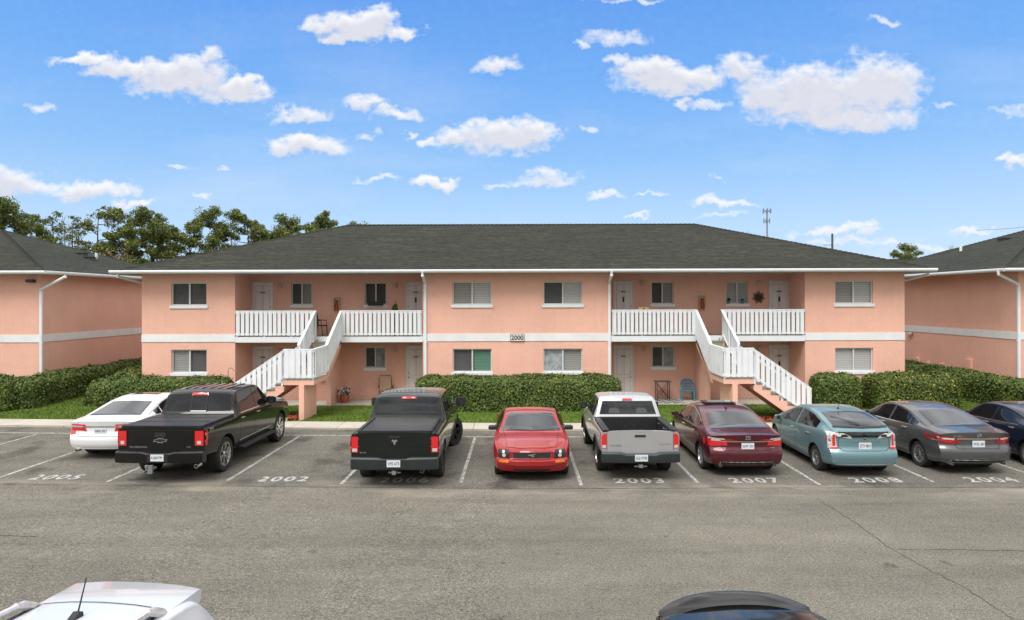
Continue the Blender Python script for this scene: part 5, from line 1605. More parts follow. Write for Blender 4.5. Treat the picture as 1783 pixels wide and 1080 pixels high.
# ---- foreground: white crossover, nose towards the viewer
PW2 = paint('pearl_white_paint', (.62, .64, .68), .1, .28)
L = 4.5
rz = R(180 - 6)
tail = Vector((-3.58, 7.02, 0)); fw = Vector((-math.sin(rz), math.cos(rz), 0))
ctr = tail + fw * (L/2)
c = Car('parked_car', 'white crossover with roof rails and a short aerial in the bottom left corner', (ctr.x, ctr.y, 0), rz,
        sedan_spec(L=L, W=1.82, cat='car', tyre=.35, rim=.23, ra=.92, fa=L - .9, tum=.30, sg=.07, cr=.18, crown=.045,
        top=[(0, 1.0), (.12, 1.10), (.45, 1.46), (.60, 1.60), (.8, 1.635), (1.5, 1.665), (2.2, 1.64), (2.6, 1.56), (3.4, 1.10), (4.0, 1.0), (L - .1, .85), (L, .7)],
        belt=[(0, .92), (.6, 1.06), (1.5, 1.02), (3.3, .98), (4.0, .88), (L, .62)],
        rear=[(.25, .08), (.5, 0), (.7, .03), (1.0, .05), (1.6, .05)]), PW2, 'cars parked in the foreground row')
topglass(c, 'windscreen', 2.55, 3.35, .60, .72)
c.sidewin(2.0, 3.2, .05, .13); c.sidewin(1.15, 1.92, .05, .13)
c.mirror('quarter_window', [(.66, 1.14), (1.08, 1.10), (1.08, 1.42), (.92, 1.41), (.72, 1.27)], 'left', M['car_glass'], cuts=4)
c.patch('rear_window', [(-.60, 1.14), (.60, 1.14), (.54, 1.48), (-.54, 1.48)], 'rear', M['car_glass'], cuts=4)
sp_ = MB(); n = 14; vs = []; fs = []
for i in range(n + 1):
    t = -1 + 2*i/n; x = t*.63; y = .40 + .045*t*t - c.L/2; y1 = .92 - c.L/2; zt = c.top(.92) - .05*t*t
    ze = 1.615 - .02*abs(t)**3
    dn = .05 + .07*abs(t)**6; vs += [(x, y + .02, ze - dn), (x, y - .012, ze - .02), (x, y + .02, ze), (x, y1, zt + .008), (x, y1 if abs(t) < .9 else y + .28, zt - .08 - .05*abs(t)**6)]
for i in range(n):
    for k in range(5): a, b = i*5+k, i*5+(k+1) % 5; fs.append((a, b, b+5, a+5))
fs += [(0, 1, 2, 3, 4), tuple(range(n*5+4, n*5-1, -1))]
sp_.add(vs, fs); sp_.build('spoiler', PW2, c.root, world=False, smooth=True, angle=40)
mb = MB(); c.line([(-.60, .95), (-.3, .935), (.3, .935), (.60, .95)], 'top', .012, mb=mb, off=.006); mb.build('spoiler_gap', M['seam'], c.root, world=False)
for sd in (-1, 1):
    mb = MB(); pts = []
    for i in range(15):
        t = i/14; l = .98 + 1.9*t; p, n_ = c.hit((sd*.585, l - c.L/2, 9), (0, 0, -1))
        pts.append((sd*.60, l - c.L/2, p.z + (.075 if 0 < i < 14 else .01)))
    mb.tube(pts, [.022] + [.026]*13 + [.02], 8)
    mb.tube([(sd*.60, .98 - c.L/2, 1.59), (sd*.60, 1.2 - c.L/2, 1.70)], [.04, .03], 6)
    r_ = mb.build('roof_rail', M['clear_light'], c.root, world=False, smooth=True)
    mb = MB(); c.line([(sd*.585, .97), (sd*.575, 2.8)], 'top', .06, mb=mb, off=.008); mb.build('roof_channel', M['plastic'], r_, world=False)
p, n_ = c.hit((0, 1.25 - c.L/2, 9), (0, 0, -1))
mb = MB(); mb.prism([(p.y - .05, p.z - .01), (p.y - .045, p.z + .035), (p.y + .0, p.z + .05), (p.y + .10, p.z - .006)], 'x', -.03, .03)
mb.tube([(0, p.y - .02, p.z + .03), (0, p.y - .12, p.z + .29)], [.008, .006], 6)
mb.build('antenna', M['plastic'], c.root, world=False, bevel=.006)
c.lamp('tail_light', [(.62, .88), (.86, .86), (.86, 1.08), (.66, 1.10)], [(0, .88), (.30, .95), (.40, 1.09), (0, 1.10)], M['red_light'])
c.plate(0, .8, 'RDB 552'); c.wheels('spokes', 'alloy', 5); c.mirrors(3.05, 1.1); c.handles([(2.1, .93), (1.2, .95)]); c.underbody()

# ---- foreground: black sedan with boot spoiler, nose towards the viewer
L = 4.8; rz = R(180 + 4); tail = Vector((2.25, 7.49, 0)); fw = Vector((-math.sin(rz), math.cos(rz), 0)); ctr = tail + fw * (L/2)
c = Car('parked_car', 'black sedan with a boot spoiler, only its tail showing at the bottom edge', (ctr.x, ctr.y, 0), rz,
        sedan_spec(L=L, W=1.84, cr=.26), PB, 'cars parked in the foreground row')
topglass(c, 'rear_window', .74, 1.64, .70, .56, 'car_glass', -.10, .0); topglass(c, 'windscreen', 3.08, 3.78, .56, .68)
c.sidewin(2.42, 3.62); c.sidewin(1.25, 2.34); doors(c, 3.45, 2.38, 1.42)
sp_ = MB(); vs = []; fs = []; n = 18
for i in range(n + 1):
    t = -1 + 2*i/n; x = t*.80; bow = .20*abs(t)**2.2; y = -.0 + bow - c.L/2; zt = 1.15 - .10*abs(t)**3.0; th = .24*(1 - .35*abs(t)**3)
    vs += [(x, y, zt - .03), (x, y + .015, zt), (x, y + .06, zt + .004), (x, y + th, zt - .055), (x, y + th, zt - .12), (x, y + .05, zt - .10)]
for i in range(n):
    for k in range(6): a, b = i*6+k, i*6+(k+1) % 6; fs.append((a, b, b+6, a+6))
fs += [(0, 1, 2, 3, 4, 5), tuple(range(n*6+5, n*6-1, -1))]
sp_.add(vs, fs); sp_.build('spoiler', PB, c.root, world=False, smooth=True, angle=40)
c.lamp('tail_light', [(.50, .78), (.93, .76), (.93, .96), (.55, .95)], [(0, .78), (.30, .82), (.34, .97), (0, .98)], M['red_light'])
c.plate(0, .72, 'TJH 908'); c.wheels('split', 'alloy', 5); c.mirrors(3.42, 1.02); c.handles([(2.6, .88), (1.6, .90)]); c.underbody()
# ------------------------------------------------------------------ small things about the block
def xb(px, Y=YB): return (px - 902) * Y / 1200
FZ = 2.858
# number sign
cx, cz = P3(900.5, 588, YF).x, P3(900.5, 588, YF).z
rt = empty('number_sign', (cx, YF, cz)); tag(rt, 'small white sign reading 2000 on the white band', 'sign')
m = MB(); m.box(cx - .29, cx + .29, YF - .045, YF - .026, cz - .155, cz + .155); bd = m.build('board', M['black_metal'], rt)
m = MB(); m.box(cx - .27, cx + .27, YF - .050, YF - .0455, cz - .135, cz + .135); m.build('panel', M['sign'], rt)
vs, fs = text_geo('2000', 1, .028)
raw_obj('lettering', [(v[0]*.50, -.053, v[1]*.20) for v in vs], fs, M['black_metal'], rt)
# extinguisher cabinets
for (px, py, lab) in [(587.3, 530.5, 'ochre framed fire extinguisher box on the upper wall above the left stair'), (1221.5, 527.5, 'ochre framed fire extinguisher box on the upper wall above the right stair')]:
    x, z = xb(px), P3(px, py, YB).z
    rt = empty('extinguisher_box', (x, YB, z)); tag(rt, lab, 'fire extinguisher box', 'fire extinguisher boxes')
    f = MB(); w, hh = .13, .31
    f.box(x - w, x - w + .035, YB - .16, YB - .002, z - hh, z + hh); f.box(x + w - .035, x + w, YB - .16, YB - .002, z - hh, z + hh)
    f.box(x - w + .035, x + w - .035, YB - .16, YB - .002, z + hh - .035, z + hh); f.box(x - w + .035, x + w - .035, YB - .16, YB - .002, z - hh, z - hh + .035)
    f.build('frame', M['gold'], rt)
    f = MB(); f.box(x - w + .03, x + w - .03, YB - .02, YB - .01, z - hh + .03, z + hh - .03); f.build('back_panel', M['frame'], rt)
    f = MB(); f.lathe([(0, -.26), (.065, -.26), (.065, .02), (.03, .08), (.03, .12)], (x, YB - .09, z), 'z', 14); f.build('extinguisher', M['ext_red'], rt, smooth=True)
    f = MB(); f.box(x - .05, x + .05, YB - .12, YB - .06, z + .12, z + .18); f.build('nozzle', M['black_metal'], rt)
# sun wall ornament
x, z = xb(1320.5), P3(1320.5, 518, YB).z
rt = empty('wall_ornament', (x, YB, z)); tag(rt, 'dark metal sun ornament hung between window and door', 'wall ornament')
m = MB(); m.lathe([(0, -.05), (.12, -.045), (.13, -.02), (.13, -.004)], (x, YB, z), 'y', 20); m.build('disc', M['wicker'], rt)
for k in range(14):
    a = 6.283*k/14; m = MB(); b = a + (.22 if k % 2 else -.1)
    m.tube([(x + .1*math.cos(a), YB - .02, z + .1*math.sin(a)), (x + .2*math.cos(a), YB - .02, z + .2*math.sin(a)), (x + .29*math.cos(b), YB - .02, z + .29*math.sin(b))], [.03, .028, .006], 5)
    m.build('ray', M['wicker'], rt)
# teal plastic armchair
def plastic_chair(x, y, z, mat, lab, rz=0):
    rt = empty('armchair', (x, y, z), rz); tag(rt, lab, 'chair')
    m = MB(); m.prism([(-.24, -.22), (.24, -.22), (.21, .22), (-.21, .22)], 'z', .40, .435); m.build('seat', mat, rt, world=False, bevel=.02)
    for (a, b) in ((-.25, -.22), (.25, -.22), (-.23, .24), (.23, .24)):
        m = MB(); m.prism([(a - .03, b - .03), (a + .03, b - .03), (a + .03, b + .03), (a - .03, b + .03)], 'z', 0, .42 if b > 0 else .62); m.build('leg', mat, rt, world=False)
    for s in (-1, 1):
        m = MB(); m.tube([(s*.26, -.24, .60), (s*.28, -.05, .66), (s*.27, .15, .66), (s*.22, .26, .72)], .03, 8); m.build('armrest', mat, rt, world=False, smooth=True)
    m = MB(); n = 10; prev = None
    out = [( .25*math.sin(a), .25 + .05*math.cos(a*.9), .50 + .36*math.cos(a*.95)**.5) for a in [(-1.25 + 2.5*k/12) for k in range(13)]]
    m.tube(out, .03, 8)
    for k in range(-4, 5):
        xx = k*.047; top = .50 + .36*math.cos(math.asin(min(1, abs(xx)/.25))*.95)**.5
        m.tube([(xx, .235, .43), (xx*1.05, .30, top)], .011, 5)
    for zz in (.56, .68, .78):
        m.tube([(-.22, .25 + (zz-.5)*.12, zz), (0, .28 + (zz-.5)*.12, zz), (.22, .25 + (zz-.5)*.12, zz)], .012, 5)
    m.build('backrest', mat, rt, world=False, smooth=True)
plastic_chair(xb(1196, 29.3), 29.25, .065, M['teal'], 'teal plastic armchair on the right ground floor patio', R(-8))
# side table
x, y = xb(1153, 29.2), 29.2
rt = empty('side_table', (x, y, .065)); tag(rt, 'square black metal side table with crossed legs', 'table')
m = MB(); m.box(-.34, .34, -.22, .22, .80, .82); m.build('table_top', M['ac'], rt, world=False)
for a in (-.26, .26):
    for b in (-.17, .17):
        m = MB(); m.box(a - .014, a + .014, b - .014, b + .014, 0, .80); m.build('leg', M['black_metal'], rt, world=False)
m = MB()
for b in (-.17, .17): m.tube([(-.26, b, .1), (.26, b, .75)], .01, 5); m.tube([(.26, b, .1), (-.26, b, .75)], .01, 5)
m.build('brace', M['black_metal'], rt, world=False)
# black and white mat under the table
t = NT('zigzag_mat'); ck = t.node('ShaderNodeTexWave', wave_type='BANDS', bands_direction='DIAGONAL'); ck.inputs['Scale'].default_value = 1.6
ck2 = t.node('ShaderNodeTexWave', wave_type='BANDS', bands_direction='DIAGONAL'); ck2.inputs['Scale'].default_value = 1.6
t.link(t.coord(), ck.inputs['Vector']); t.link(t.coord((-1, 1, 1)), ck2.inputs['Vector'])
mxn = t.node('ShaderNodeMath', operation='MAXIMUM'); t.link(ck.outputs['Fac'], mxn.inputs[0]); t.link(ck2.outputs['Fac'], mxn.inputs[1])
t.base(t.ramp(mxn.outputs[0], [(.80, (.02, .02, .02)), (.88, (.5, .5, .5))])).set(Roughness=.9)
m = MB(); m.box(xb(1133, 29), xb(1185, 29), 28.35, 29.6, .068, .078); tag(m.build('door_mat', t.mat), 'black mat with white diamond lines under the side table', 'mat')
# tan folding chair, left ground floor, folded upright
x, y = xb(671, 29.4), 29.35
rt = empty('patio_chair', (x, y, .065), R(6)); tag(rt, 'tan fabric patio chair turned to the wall beside the left ground floor door', 'chair')
m = MB(); m.box(-.25, .25, -.04, .0, .42, 1.05); m.build('backrest', M['tan'], rt, world=False, bevel=.02)
m = MB(); m.tube([(-.26, -.0, .0), (-.26, -.03, .95), (-.22, -.03, 1.08), (.22, -.03, 1.08), (.26, -.03, .95), (.26, 0, .0)], .016, 6); m.build('frame', M['wicker'], rt, world=False)
m = MB(); m.box(-.24, .24, .0, .42, .40, .43); m.build('seat', M['tan'], rt, world=False)
for s in (-1, 1):
    m = MB(); m.tube([(s*.29, -.05, .58), (s*.31, .3, .60)], .02, 6); m.build('armrest', M['wicker'], rt, world=False)
    m = MB(); m.tube([(s*.28, .35, .0), (s*.28, .32, .60)], .015, 6); m.build('leg', M['wicker'], rt, world=False)
# wicker chair on the left balcony
x, y = xb(557, 29.2), 29.1
rt = empty('patio_chair', (x, y, FZ), R(80)); tag(rt, 'dark brown wicker chair on the balcony at the head of the left stair', 'chair')
m = MB(); m.prism([(.18, .42), (.24, .95), (.20, .96), (.13, .42)], 'x', -.24, .24); m.build('backrest', M['wicker'], rt, world=False)
m = MB(); m.box(-.25, .25, -.25, .2, .40, .44); m.build('seat', M['wicker'], rt, world=False, bevel=.01)
for a in (-.23, .23):
    for b, c_ in ((-.22, -.26), (.18, .27)):
        m = MB(); m.tube([(a, b, .42), (a*1.02, c_, 0)], .02, 6); m.build('leg', M['wicker'], rt, world=False)
    m = MB(); m.tube([(a*1.08, -.22, .42), (a*1.1, -.2, .63), (a*1.1, .2, .66)], .018, 6); m.build('armrest', M['wicker'], rt, world=False)
# terracotta pot with white flowers
def potted(x, y, z, lab, pot, r, hh, fm, n, spread, up, name='flower_pot', cat='flower pot', seed=1):
    rt = empty(name, (x, y, z)); tag(rt, lab, cat); rnd = random.Random(seed)
    m = MB(); m.lathe([(0, .0), (r*.62, 0), (r*.98, hh*.55), (r*.86, hh), (r*.78, hh), (r*.78, hh*.86), (0, hh*.86)], (0, 0, 0), 'z', 20); m.build('pot', pot, rt, smooth=True, world=False)
    for (mt, nm, k) in fm:
        vs = []; fs = []
        for _ in range(k):
            d = Vector((rnd.gauss(0, 1), rnd.gauss(0, 1), rnd.gauss(0, 1))).normalized() * rnd.random()**.5
            leaf_quads(vs, fs, Vector((d.x*spread, d.y*spread, hh + up*.5 + d.z*up*.6)), Vector((rnd.gauss(0, 1), rnd.gauss(0, 1), .6)), .07, rnd)
        raw_obj(nm, vs, fs, M[mt], rt)
    return rt
potted(xb(600, 28.9), 28.85, .065, 'round terracotta pot of white flowers on the left ground floor patio', M['terracotta'], .21, .32, [('flowers', 'flowers', 130), ('plant', 'leaves', 90)], 1, .26, .3, seed=2)
# tall plant in a dark pot on the left balcony near the window
r_ = potted(xb(688, 28.5), 28.45, FZ, 'leafy green potted plant standing behind the left balcony railing', M['black_metal'], .16, .75, [('plant', 'leaves', 190)], 1, .15, .55, seed=3)
m = MB(); m.tube([(0, 0, .6), (.02, 0, 1.45)], .012, 5); m.build('stem', M['plant'], r_, world=False)
# black window box
x, z = xb(655), P3(655, 528, YB).z
rt = empty('window_box', (x, YB, z - .1)); tag(rt, 'black trough planter on the sill of the window by the left balcony plant', 'planter')
m = MB(); m.box(-.32, .32, -.26, -.06, .0, .16); m.build('trough', M['plastic'], rt, world=False, bevel=.015)
m = MB(); m.box(-.29, .29, -.235, -.085, .162, .17); m.build('soil', M['bark'], rt, world=False)
# blue pots on the upper right window sill
for (px, r, lab) in [(1268, .07, 'small blue pot at the left end of the sill beside the sun ornament'), (1292, .10, 'wide blue pot at the right end of the sill beside the sun ornament')]:
    potted(xb(px), YB - .06, UZ[0]*0 + zpx(530, YB) + .002, lab, M['blue_pot'], r*.9, .13, [('plant', 'leaves', 25)], 1, .06, .08, 'sill_pot', 'flower pot', seed=int(px))
# flower boxes on the balcony rail right of centre
x = xb(1120, 28.35)
rt = empty('balcony_planter', (x, 28.3, FZ)); tag(rt, 'red and yellow planter standing behind the left end of the right balcony railing', 'planter')
m = MB(); m.box(-.22, .22, -.09, .09, .92, 1.16); m.build('trough', M['gold'], rt, world=False, bevel=.02)
m = MB(); m.box(-.05, .06, -.10, .10, .90, 1.14); m.build('pot', M['ext_red'], rt, world=False, bevel=.02)
for s in (-1, 1):
    m = MB(); m.tube([(s*.2, 0, 0), (s*.2, 0, .93)], .015, 6); m.build('leg', M['black_metal'], rt, world=False)
# shepherd's hook by the left block
a = P3(397, 656, 26.9); x = a.x
rt = empty('garden_hook', (x, 26.9, lz(x, 26.9))); tag(rt, 'thin curved garden hook standing at the right end of the left hedge', 'hook')
m = MB(); m.tube([(0, 0, -.05), (0, 0, 1.55), (.03, 0, 1.62), (.10, 0, 1.66), (.18, 0, 1.62), (.21, 0, 1.54), (.25, 0, 1.54)], .010, 6); m.build('rod', M['black_metal'], rt, world=False)
# hanging bowl under the left landing
x, y = xb(560, 27.2), 27.0
# mulch beds at the stair feet
for (x0, x1, lab) in [(-9.3, -7.85, 'red mulch bed beside the left stair pillar'), (8.4, 10.9, 'red mulch bed below the right stair')]:
    vs = []; fs = []; rnd = random.Random(5)
    for _ in range(1400):
        p = Vector((rnd.uniform(x0, x1), rnd.uniform(24.1, 24.95), lz(x0, 24.2) + rnd.uniform(.0, .05)))
        leaf_quads(vs, fs, p, Vector((rnd.gauss(0, .5), rnd.gauss(0, .5), 1)), .07, rnd, 2)
    tag(raw_obj('mulch', vs, fs, M['mulch']), lab, 'mulch', kind='stuff')
# air conditioners in the gaps
for (x, y, lab) in [(-17.4, 36.6, 'dark air conditioner at the far end of the left gap, in front'), (-17.0, 38.2, 'dark air conditioner furthest back in the left gap'), (17.6, 37.6, 'dark air conditioner at the far end of the right gap')]:
    rt = empty('air_conditioner', (x, y, lz(x, 30))); tag(rt, lab, 'air conditioner')
    m = MB(); m.box(-.42, .42, -.42, .42, 0, .95)
    for k in range(8): m.box(-.44, .44, -.44, .44, .1 + k*.1, .125 + k*.1)
    m.build('casing', M['ac'], rt, world=False)
    m = MB(); m.lathe([(0, .97), (.34, .97), (.38, .94)], (0, 0, 0), 'z', 20); m.build('fan_grille', M['black_metal'], rt, world=False)

# unseen tree belt added behind the viewer to darken what the tailgates mirror
vs = []; fs = []; rnd = random.Random(21)
for _ in range(9000):
    x = rnd.uniform(-75, 75); zz = rnd.random(); top = 8 + 2.5*mnoise.noise(Vector((x*.11, 0, 0))) 
    leaf_quads(vs, fs, Vector((x, -38 + rnd.uniform(-3, 3), zz*top)), Vector((rnd.uniform(-.6, .6), 1, rnd.uniform(-.2, .8))), 1.3, rnd, 1.4)
tag(raw_obj('wood', vs, fs, M['pine']), 'dense evergreen wood on the far side of the lane', 'wood', kind='stuff')
# ------------------------------------------------------------------ camera, light, sky
cam_d = bpy.data.cameras.new('camera'); cam = bpy.data.objects.new('camera', cam_d); COL.objects.link(cam)
cam.location = (0, 0, H)
cam.rotation_euler = (R(90), R(0.155), 0)
cam_d.sensor_width = 36; cam_d.lens = 1200 / 1783 * 36
cam_d.shift_x = -10.5 / 1783; cam_d.shift_y = -16 / 1783
cam_d.clip_end = 5000; cam_d.clip_start = .05
scene.camera = cam

sun_d = bpy.data.lights.new('sun', 'SUN'); sun = bpy.data.objects.new('sun', sun_d); COL.objects.link(sun)
sun_d.energy = 1.5; sun_d.angle = R(30); sun_d.color = (1, .965, .92)
EL, AZ = R(55), R(205)       # azimuth clockwise from +Y (behind the camera, a little left)
dirv = Vector((math.sin(AZ) * math.cos(EL), math.cos(AZ) * math.cos(EL), math.sin(EL)))
sun.rotation_euler = (-dirv).to_track_quat('-Z', 'Y').to_euler()
sun.location = (0, -20, 40)

w = bpy.data.worlds.new('World'); scene.world = w; w.use_nodes = True
nt = w.node_tree; N = nt.nodes; L = nt.links
bg = N['Background']; bg.inputs['Strength'].default_value = .1
def nd(t, **k):
    n = N.new(t)
    for a, b in k.items(): setattr(n, a, b)
    return n
def mth(op, a, b=None, c=None, clamp=False):
    n = nd('ShaderNodeMath', operation=op, use_clamp=clamp)
    for i, v in enumerate((a, b, c)):
        if v is None: continue
        if isinstance(v, (int, float)): n.inputs[i].default_value = v
        else: L.new(v, n.inputs[i])
    return n.outputs[0]
def vm(op, a, b=None, s=None):
    n = nd('ShaderNodeVectorMath', operation=op)
    for i, v in enumerate((a, b)):
        if v is None: continue
        if isinstance(v, tuple): n.inputs[i].default_value = v
        else: L.new(v, n.inputs[i])
    if s is not None: n.inputs['Scale'].default_value = s
    return n.outputs['Value'] if op in ('LENGTH', 'DOT_PRODUCT') else n.outputs[0]
def mixc(f, a, b, typ='MIX'):
    n = nd('ShaderNodeMixRGB', blend_type=typ)
    for i, v in enumerate((f, a, b)):
        if isinstance(v, (int, float)): n.inputs[i].default_value = v
        elif isinstance(v, tuple): n.inputs[i].default_value = (*v, 1)
        else: L.new(v, n.inputs[i])
    return n.outputs[0]
sky = nd('ShaderNodeTexSky', sky_type='NISHITA'); sky.sun_disc = False
sky.sun_elevation = EL; sky.sun_rotation = AZ; sky.air_density = 1.0; sky.dust_density = .3; sky.ozone_density = 3
tc = nd('ShaderNodeTexCoord'); D_ = tc.outputs['Generated']
sp = nd('ShaderNodeSeparateXYZ'); L.new(D_, sp.inputs[0])
X_, Y_, Z_ = sp.outputs
ys = mth('MAXIMUM', Y_, .02)
u = mth('DIVIDE', X_, ys); v = mth('DIVIDE', Z_, ys)
cb = nd('ShaderNodeCombineXYZ'); L.new(u, cb.inputs[0]); L.new(v, cb.inputs[1]); UV = cb.outputs[0]
CL = [(150,106,62,13,1),(225,125,62,20,1),(320,140,85,34,1),(405,165,58,23,1),(370,104,24,12,.6),(430,150,30,14,.9),
 (70,190,17,10,.55),(625,50,66,26,1),(580,45,42,20,1),(688,58,34,13,.9),(652,32,38,17,1),(605,70,34,14,.9),
 (523,196,44,13,.6),(532,254,66,19,1),(540,243,30,12,.9),(640,183,46,13,.65),(690,203,38,11,.7),(868,113,44,15,.65),
 (800,236,55,13,.75),(880,246,92,29,1),(935,240,48,30,1),(745,246,18,9,.6),(706,240,12,7,.5),(638,235,18,8,.3),
 (762,318,46,10,.9),(652,315,36,6,.4),(945,313,58,11,.5),(1052,340,28,7,.6),(1132,337,26,4,.4),(1255,355,56,8,.6),(1252,374,30,5,.4),
 (1080,110,19,12,.5),(1072,65,50,13,.45),(1010,76,17,7,.45),(1130,120,45,22,1),(1160,148,78,32,1),(1225,142,52,24,1),(1305,118,42,28,.8),
 (1240,186,40,9,.35),(1405,165,95,42,1),(1525,152,84,46,1),(1470,206,118,28,1),(1350,165,55,36,.8),(1400,185,80,30,.9),(1195,183,18,11,.7),
 (1545,40,30,7,.4),(1750,273,24,8,.6),(1775,283,22,11,.8),(1465,407,78,8,.55),(1510,398,32,6,.5),(1470,425,60,6,.4),(1680,398,45,6,.5),(1110,378,20,4,.5),
 (40,318,72,19,.75),(150,334,76,16,.8),(235,355,32,8,.8),(-10,305,60,18,.6),(310,291,26,5,.35),(398,295,12,4,.3),(345,349,14,4,.4),
 (1030,222,12,6,.3),(1640,190,20,5,.15),(1760,190,30,6,.15),(1252,313,16,5,.35),(1100,2,60,6,.4),(870,320,20,4,.2),(1590,430,70,6,.3)]
import numpy as np
def cloud_field(W=2300, Hh=820, U0=-.95, U1=.95, V0=-.02, V1=.66):
    """cloud cover and shade over the sky ahead, computed in direction space (x/y, z/y)"""
    rng = np.random.default_rng(5)
    perm = rng.permutation(512).astype(np.int64)
    ang = rng.random(512) * 6.2832; gx, gy = np.cos(ang), np.sin(ang)
    def perlin(x, y):
        xi = np.floor(x).astype(np.int64); yi = np.floor(y).astype(np.int64); xf = x - xi; yf = y - yi
        def g(a, b, p, q):
            h = perm[(perm[a & 511] + b) & 511]; return gx[h] * p + gy[h] * q
        su = xf*xf*xf*(xf*(xf*6-15)+10); sv = yf*yf*yf*(yf*(yf*6-15)+10)
        n0 = g(xi, yi, xf, yf) * (1-su) + g(xi+1, yi, xf-1, yf) * su
        n1 = g(xi, yi+1, xf, yf-1) * (1-su) + g(xi+1, yi+1, xf-1, yf-1) * su
        return (n0 * (1-sv) + n1 * sv) * 1.4
    def fbm(x, y, o, r=.55, billow=False):
        t = 0; a = 1; s_ = 0
        for k in range(o):
            p = perlin(x * 2**k + 17.3*k, y * 2**k + 5.1*k)
            t = t + a * ((1 - 2*np.abs(p)) if billow else p); s_ += a; a *= r
        return t / s_
    U, V = np.meshgrid(np.linspace(U0, U1, W), np.linspace(V0, V1, Hh))
    wu = fbm(U*7+2.3, V*12+1.7, 5); wv = fbm(U*7+40, V*10+9, 5)
    fu = fbm(U*34, V*44, 5, .6); fv = fbm(U*34+11, V*44+31, 5, .6)
    A = U + wu*.04 + fu*.022; B = V + wv*.020 + fv*.016
    D = np.full_like(U, 0.0); O = np.zeros_like(U)
    for (px, py, a, b, op) in CL:
        py2 = py + .0027 * (px - 902); cu_, cv_ = (px-902)/1200, (524-py2)/1200
        dy = (B - cv_) * 1200 / b; dy = np.where(dy < 0, dy * 1.25, dy * .95)
        r2 = (((A - cu_) * 1200 / a)**2 + dy**2) * 1.12
        f = (.6 + .4*op) * np.clip(1.12 - r2 * .62, 0, None)
        O = np.where(f > D, op, O); D = np.maximum(D, f)
    bil = fbm(U*30+3, V*42, 6, .58, True); fine = fbm(U*70+9, V*100, 4, .6)
    dens = D + (bil - .35) * .42 * (D > 0) + fine * .12 - .10
    cov = np.clip((dens + .03) / 1.0, 0, 1); cov = cov*cov*(3-2*cov)
    k = np.ones(17); k /= 17                       # thin clouds are translucent and soft
    Os = np.apply_along_axis(lambda q: np.convolve(q, k, 'same'), 1, O); Os = np.apply_along_axis(lambda q: np.convolve(q, k, 'same'), 0, Os)
    soft = np.clip((dens + .25) / 1.5, 0, 1); soft = soft*soft*(3-2*soft)
    w_ = np.clip(Os * 1.15, 0, 1); cov = cov * w_ + soft * (1 - w_) * .75
    veil = np.clip(fbm(U*2.2+5, V*9+3, 6, .6) * 1.6 + .02, 0, 1) * np.clip(1 - V*1.6, .15, 1) * .26
    cov = 1 - (1 - cov) * (1 - veil)
    # light falls from above: count how much cloud lies over each point
    sh = np.zeros_like(dens); dc = np.clip(dens, 0, 1.1)
    for k in range(1, 15):
        n = 2*k; sh[:-n] += dc[n:] * (1 - k/18)
    body = dc / 1.1
    sh = np.clip(sh / 6.5, 0, 1)
    lit = 1.04 - .72 * sh**1.5 + (bil - .35) * .10
    return np.clip(cov, 0, 1), np.clip(lit, 0, 1), (U0, U1, V0, V1)
cov, lit, (U0, U1, V0, V1) = cloud_field()
img = bpy.data.images.new('cloud_field', cov.shape[1], cov.shape[0], float_buffer=False, is_data=True)
buf = np.ones((*cov.shape, 4), dtype=np.float32); buf[..., 0] = cov; buf[..., 1] = lit
img.pixels.foreach_set(buf.ravel()); img.update(); img.pack()
it = nd('ShaderNodeTexImage', extension='CLIP', interpolation='Linear'); it.image = img
L.new(vm('MULTIPLY', vm('SUBTRACT', UV, (U0, V0, 0)), (1/(U1-U0), 1/(V1-V0), 1)), it.inputs['Vector'])
s3 = nd('ShaderNodeSeparateColor'); L.new(it.outputs['Color'], s3.inputs[0])
front = mth('GREATER_THAN', Y_, .1)
cover = mth('MULTIPLY', s3.outputs[0], front)
# broken cloud deck, unseen, added overhead and behind the viewer as soft fill light
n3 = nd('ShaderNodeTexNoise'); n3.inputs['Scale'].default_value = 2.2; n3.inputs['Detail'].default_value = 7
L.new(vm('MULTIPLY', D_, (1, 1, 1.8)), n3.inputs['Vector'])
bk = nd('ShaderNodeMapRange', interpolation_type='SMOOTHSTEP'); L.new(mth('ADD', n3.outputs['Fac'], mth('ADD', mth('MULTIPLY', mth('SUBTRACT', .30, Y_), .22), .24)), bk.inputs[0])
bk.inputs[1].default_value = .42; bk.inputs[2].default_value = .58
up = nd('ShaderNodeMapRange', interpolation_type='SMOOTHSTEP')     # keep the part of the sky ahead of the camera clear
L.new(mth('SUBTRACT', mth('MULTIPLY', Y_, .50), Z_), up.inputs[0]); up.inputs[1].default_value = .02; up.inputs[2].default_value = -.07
back = mth('MULTIPLY', bk.outputs[0], up.outputs[0])
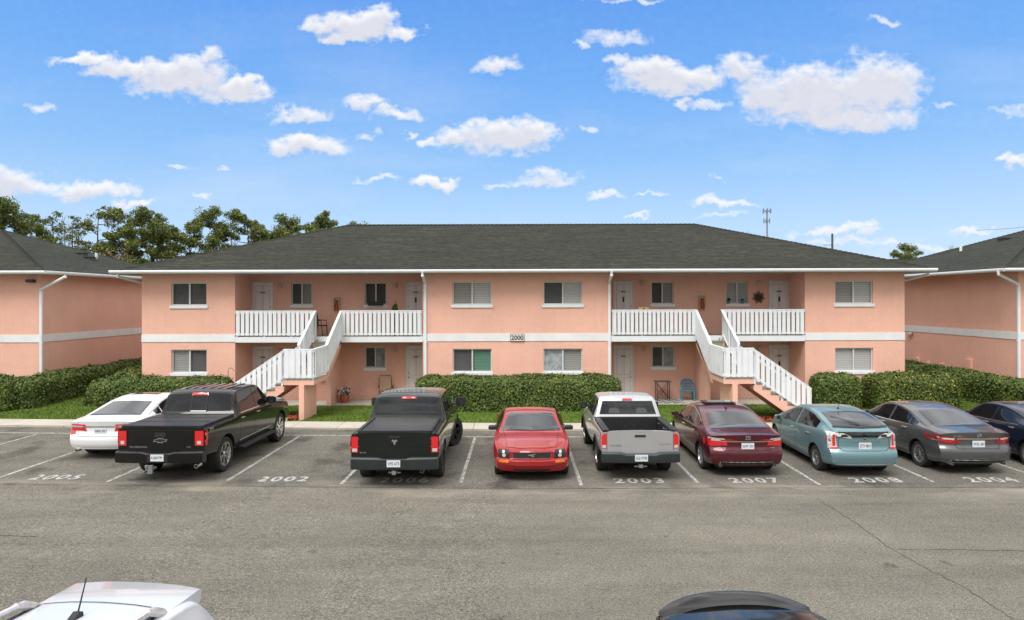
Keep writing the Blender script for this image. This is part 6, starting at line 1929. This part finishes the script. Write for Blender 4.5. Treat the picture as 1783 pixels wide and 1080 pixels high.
# clear sky colour: the physical sky pulled towards this day's saturated blue
el = mth('DIVIDE', Z_, mth('MAXIMUM', Y_, .3))
rp = nd('ShaderNodeValToRGB'); L.new(mth('MULTIPLY', Z_, 1.0), rp.inputs[0])
e = rp.color_ramp.elements
e[0].position = 0.0; e[0].color = (.56, .745, .96, 1)
e[1].position = .42; e[1].color = (.10, .33, .88, 1)
q = e.new(.10); q.color = (.48, .70, .97, 1)
q = e.new(.20); q.color = (.27, .54, .95, 1)
q = e.new(.30); q.color = (.165, .43, .93, 1)
SK = 10.0
skc = mixc(.92, sky.outputs[0], vm('SCALE', rp.outputs[0], None, SK * .545))
cc = mixc(s3.outputs[1], (3.3, 3.45, 4.1), (5.3, 5.3, 5.4))
c1 = mixc(cover, skc, cc)
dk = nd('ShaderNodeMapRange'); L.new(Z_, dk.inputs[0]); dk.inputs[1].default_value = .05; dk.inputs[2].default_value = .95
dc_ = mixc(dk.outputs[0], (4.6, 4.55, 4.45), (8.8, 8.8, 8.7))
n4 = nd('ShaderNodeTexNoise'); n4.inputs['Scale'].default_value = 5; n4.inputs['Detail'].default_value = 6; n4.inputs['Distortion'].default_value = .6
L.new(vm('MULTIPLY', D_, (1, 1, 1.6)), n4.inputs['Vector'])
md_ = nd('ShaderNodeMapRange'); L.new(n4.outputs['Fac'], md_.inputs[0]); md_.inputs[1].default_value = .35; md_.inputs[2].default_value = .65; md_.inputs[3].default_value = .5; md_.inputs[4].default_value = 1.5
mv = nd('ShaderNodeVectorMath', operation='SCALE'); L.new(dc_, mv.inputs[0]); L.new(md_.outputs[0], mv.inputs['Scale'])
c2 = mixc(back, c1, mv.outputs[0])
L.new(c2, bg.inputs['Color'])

vs_ = scene.view_settings
scene.display_settings.display_device = 'sRGB'
vs_.view_transform = 'Standard'; vs_.look = 'None'; vs_.gamma = 1; vs_.use_curve_mapping = False
vs_.exposure = .90
scene.cycles.max_bounces = 7; scene.cycles.diffuse_bounces = 5; scene.cycles.glossy_bounces = 3
scene.cycles.transparent_max_bounces = 6
scene.render.film_transparent = False
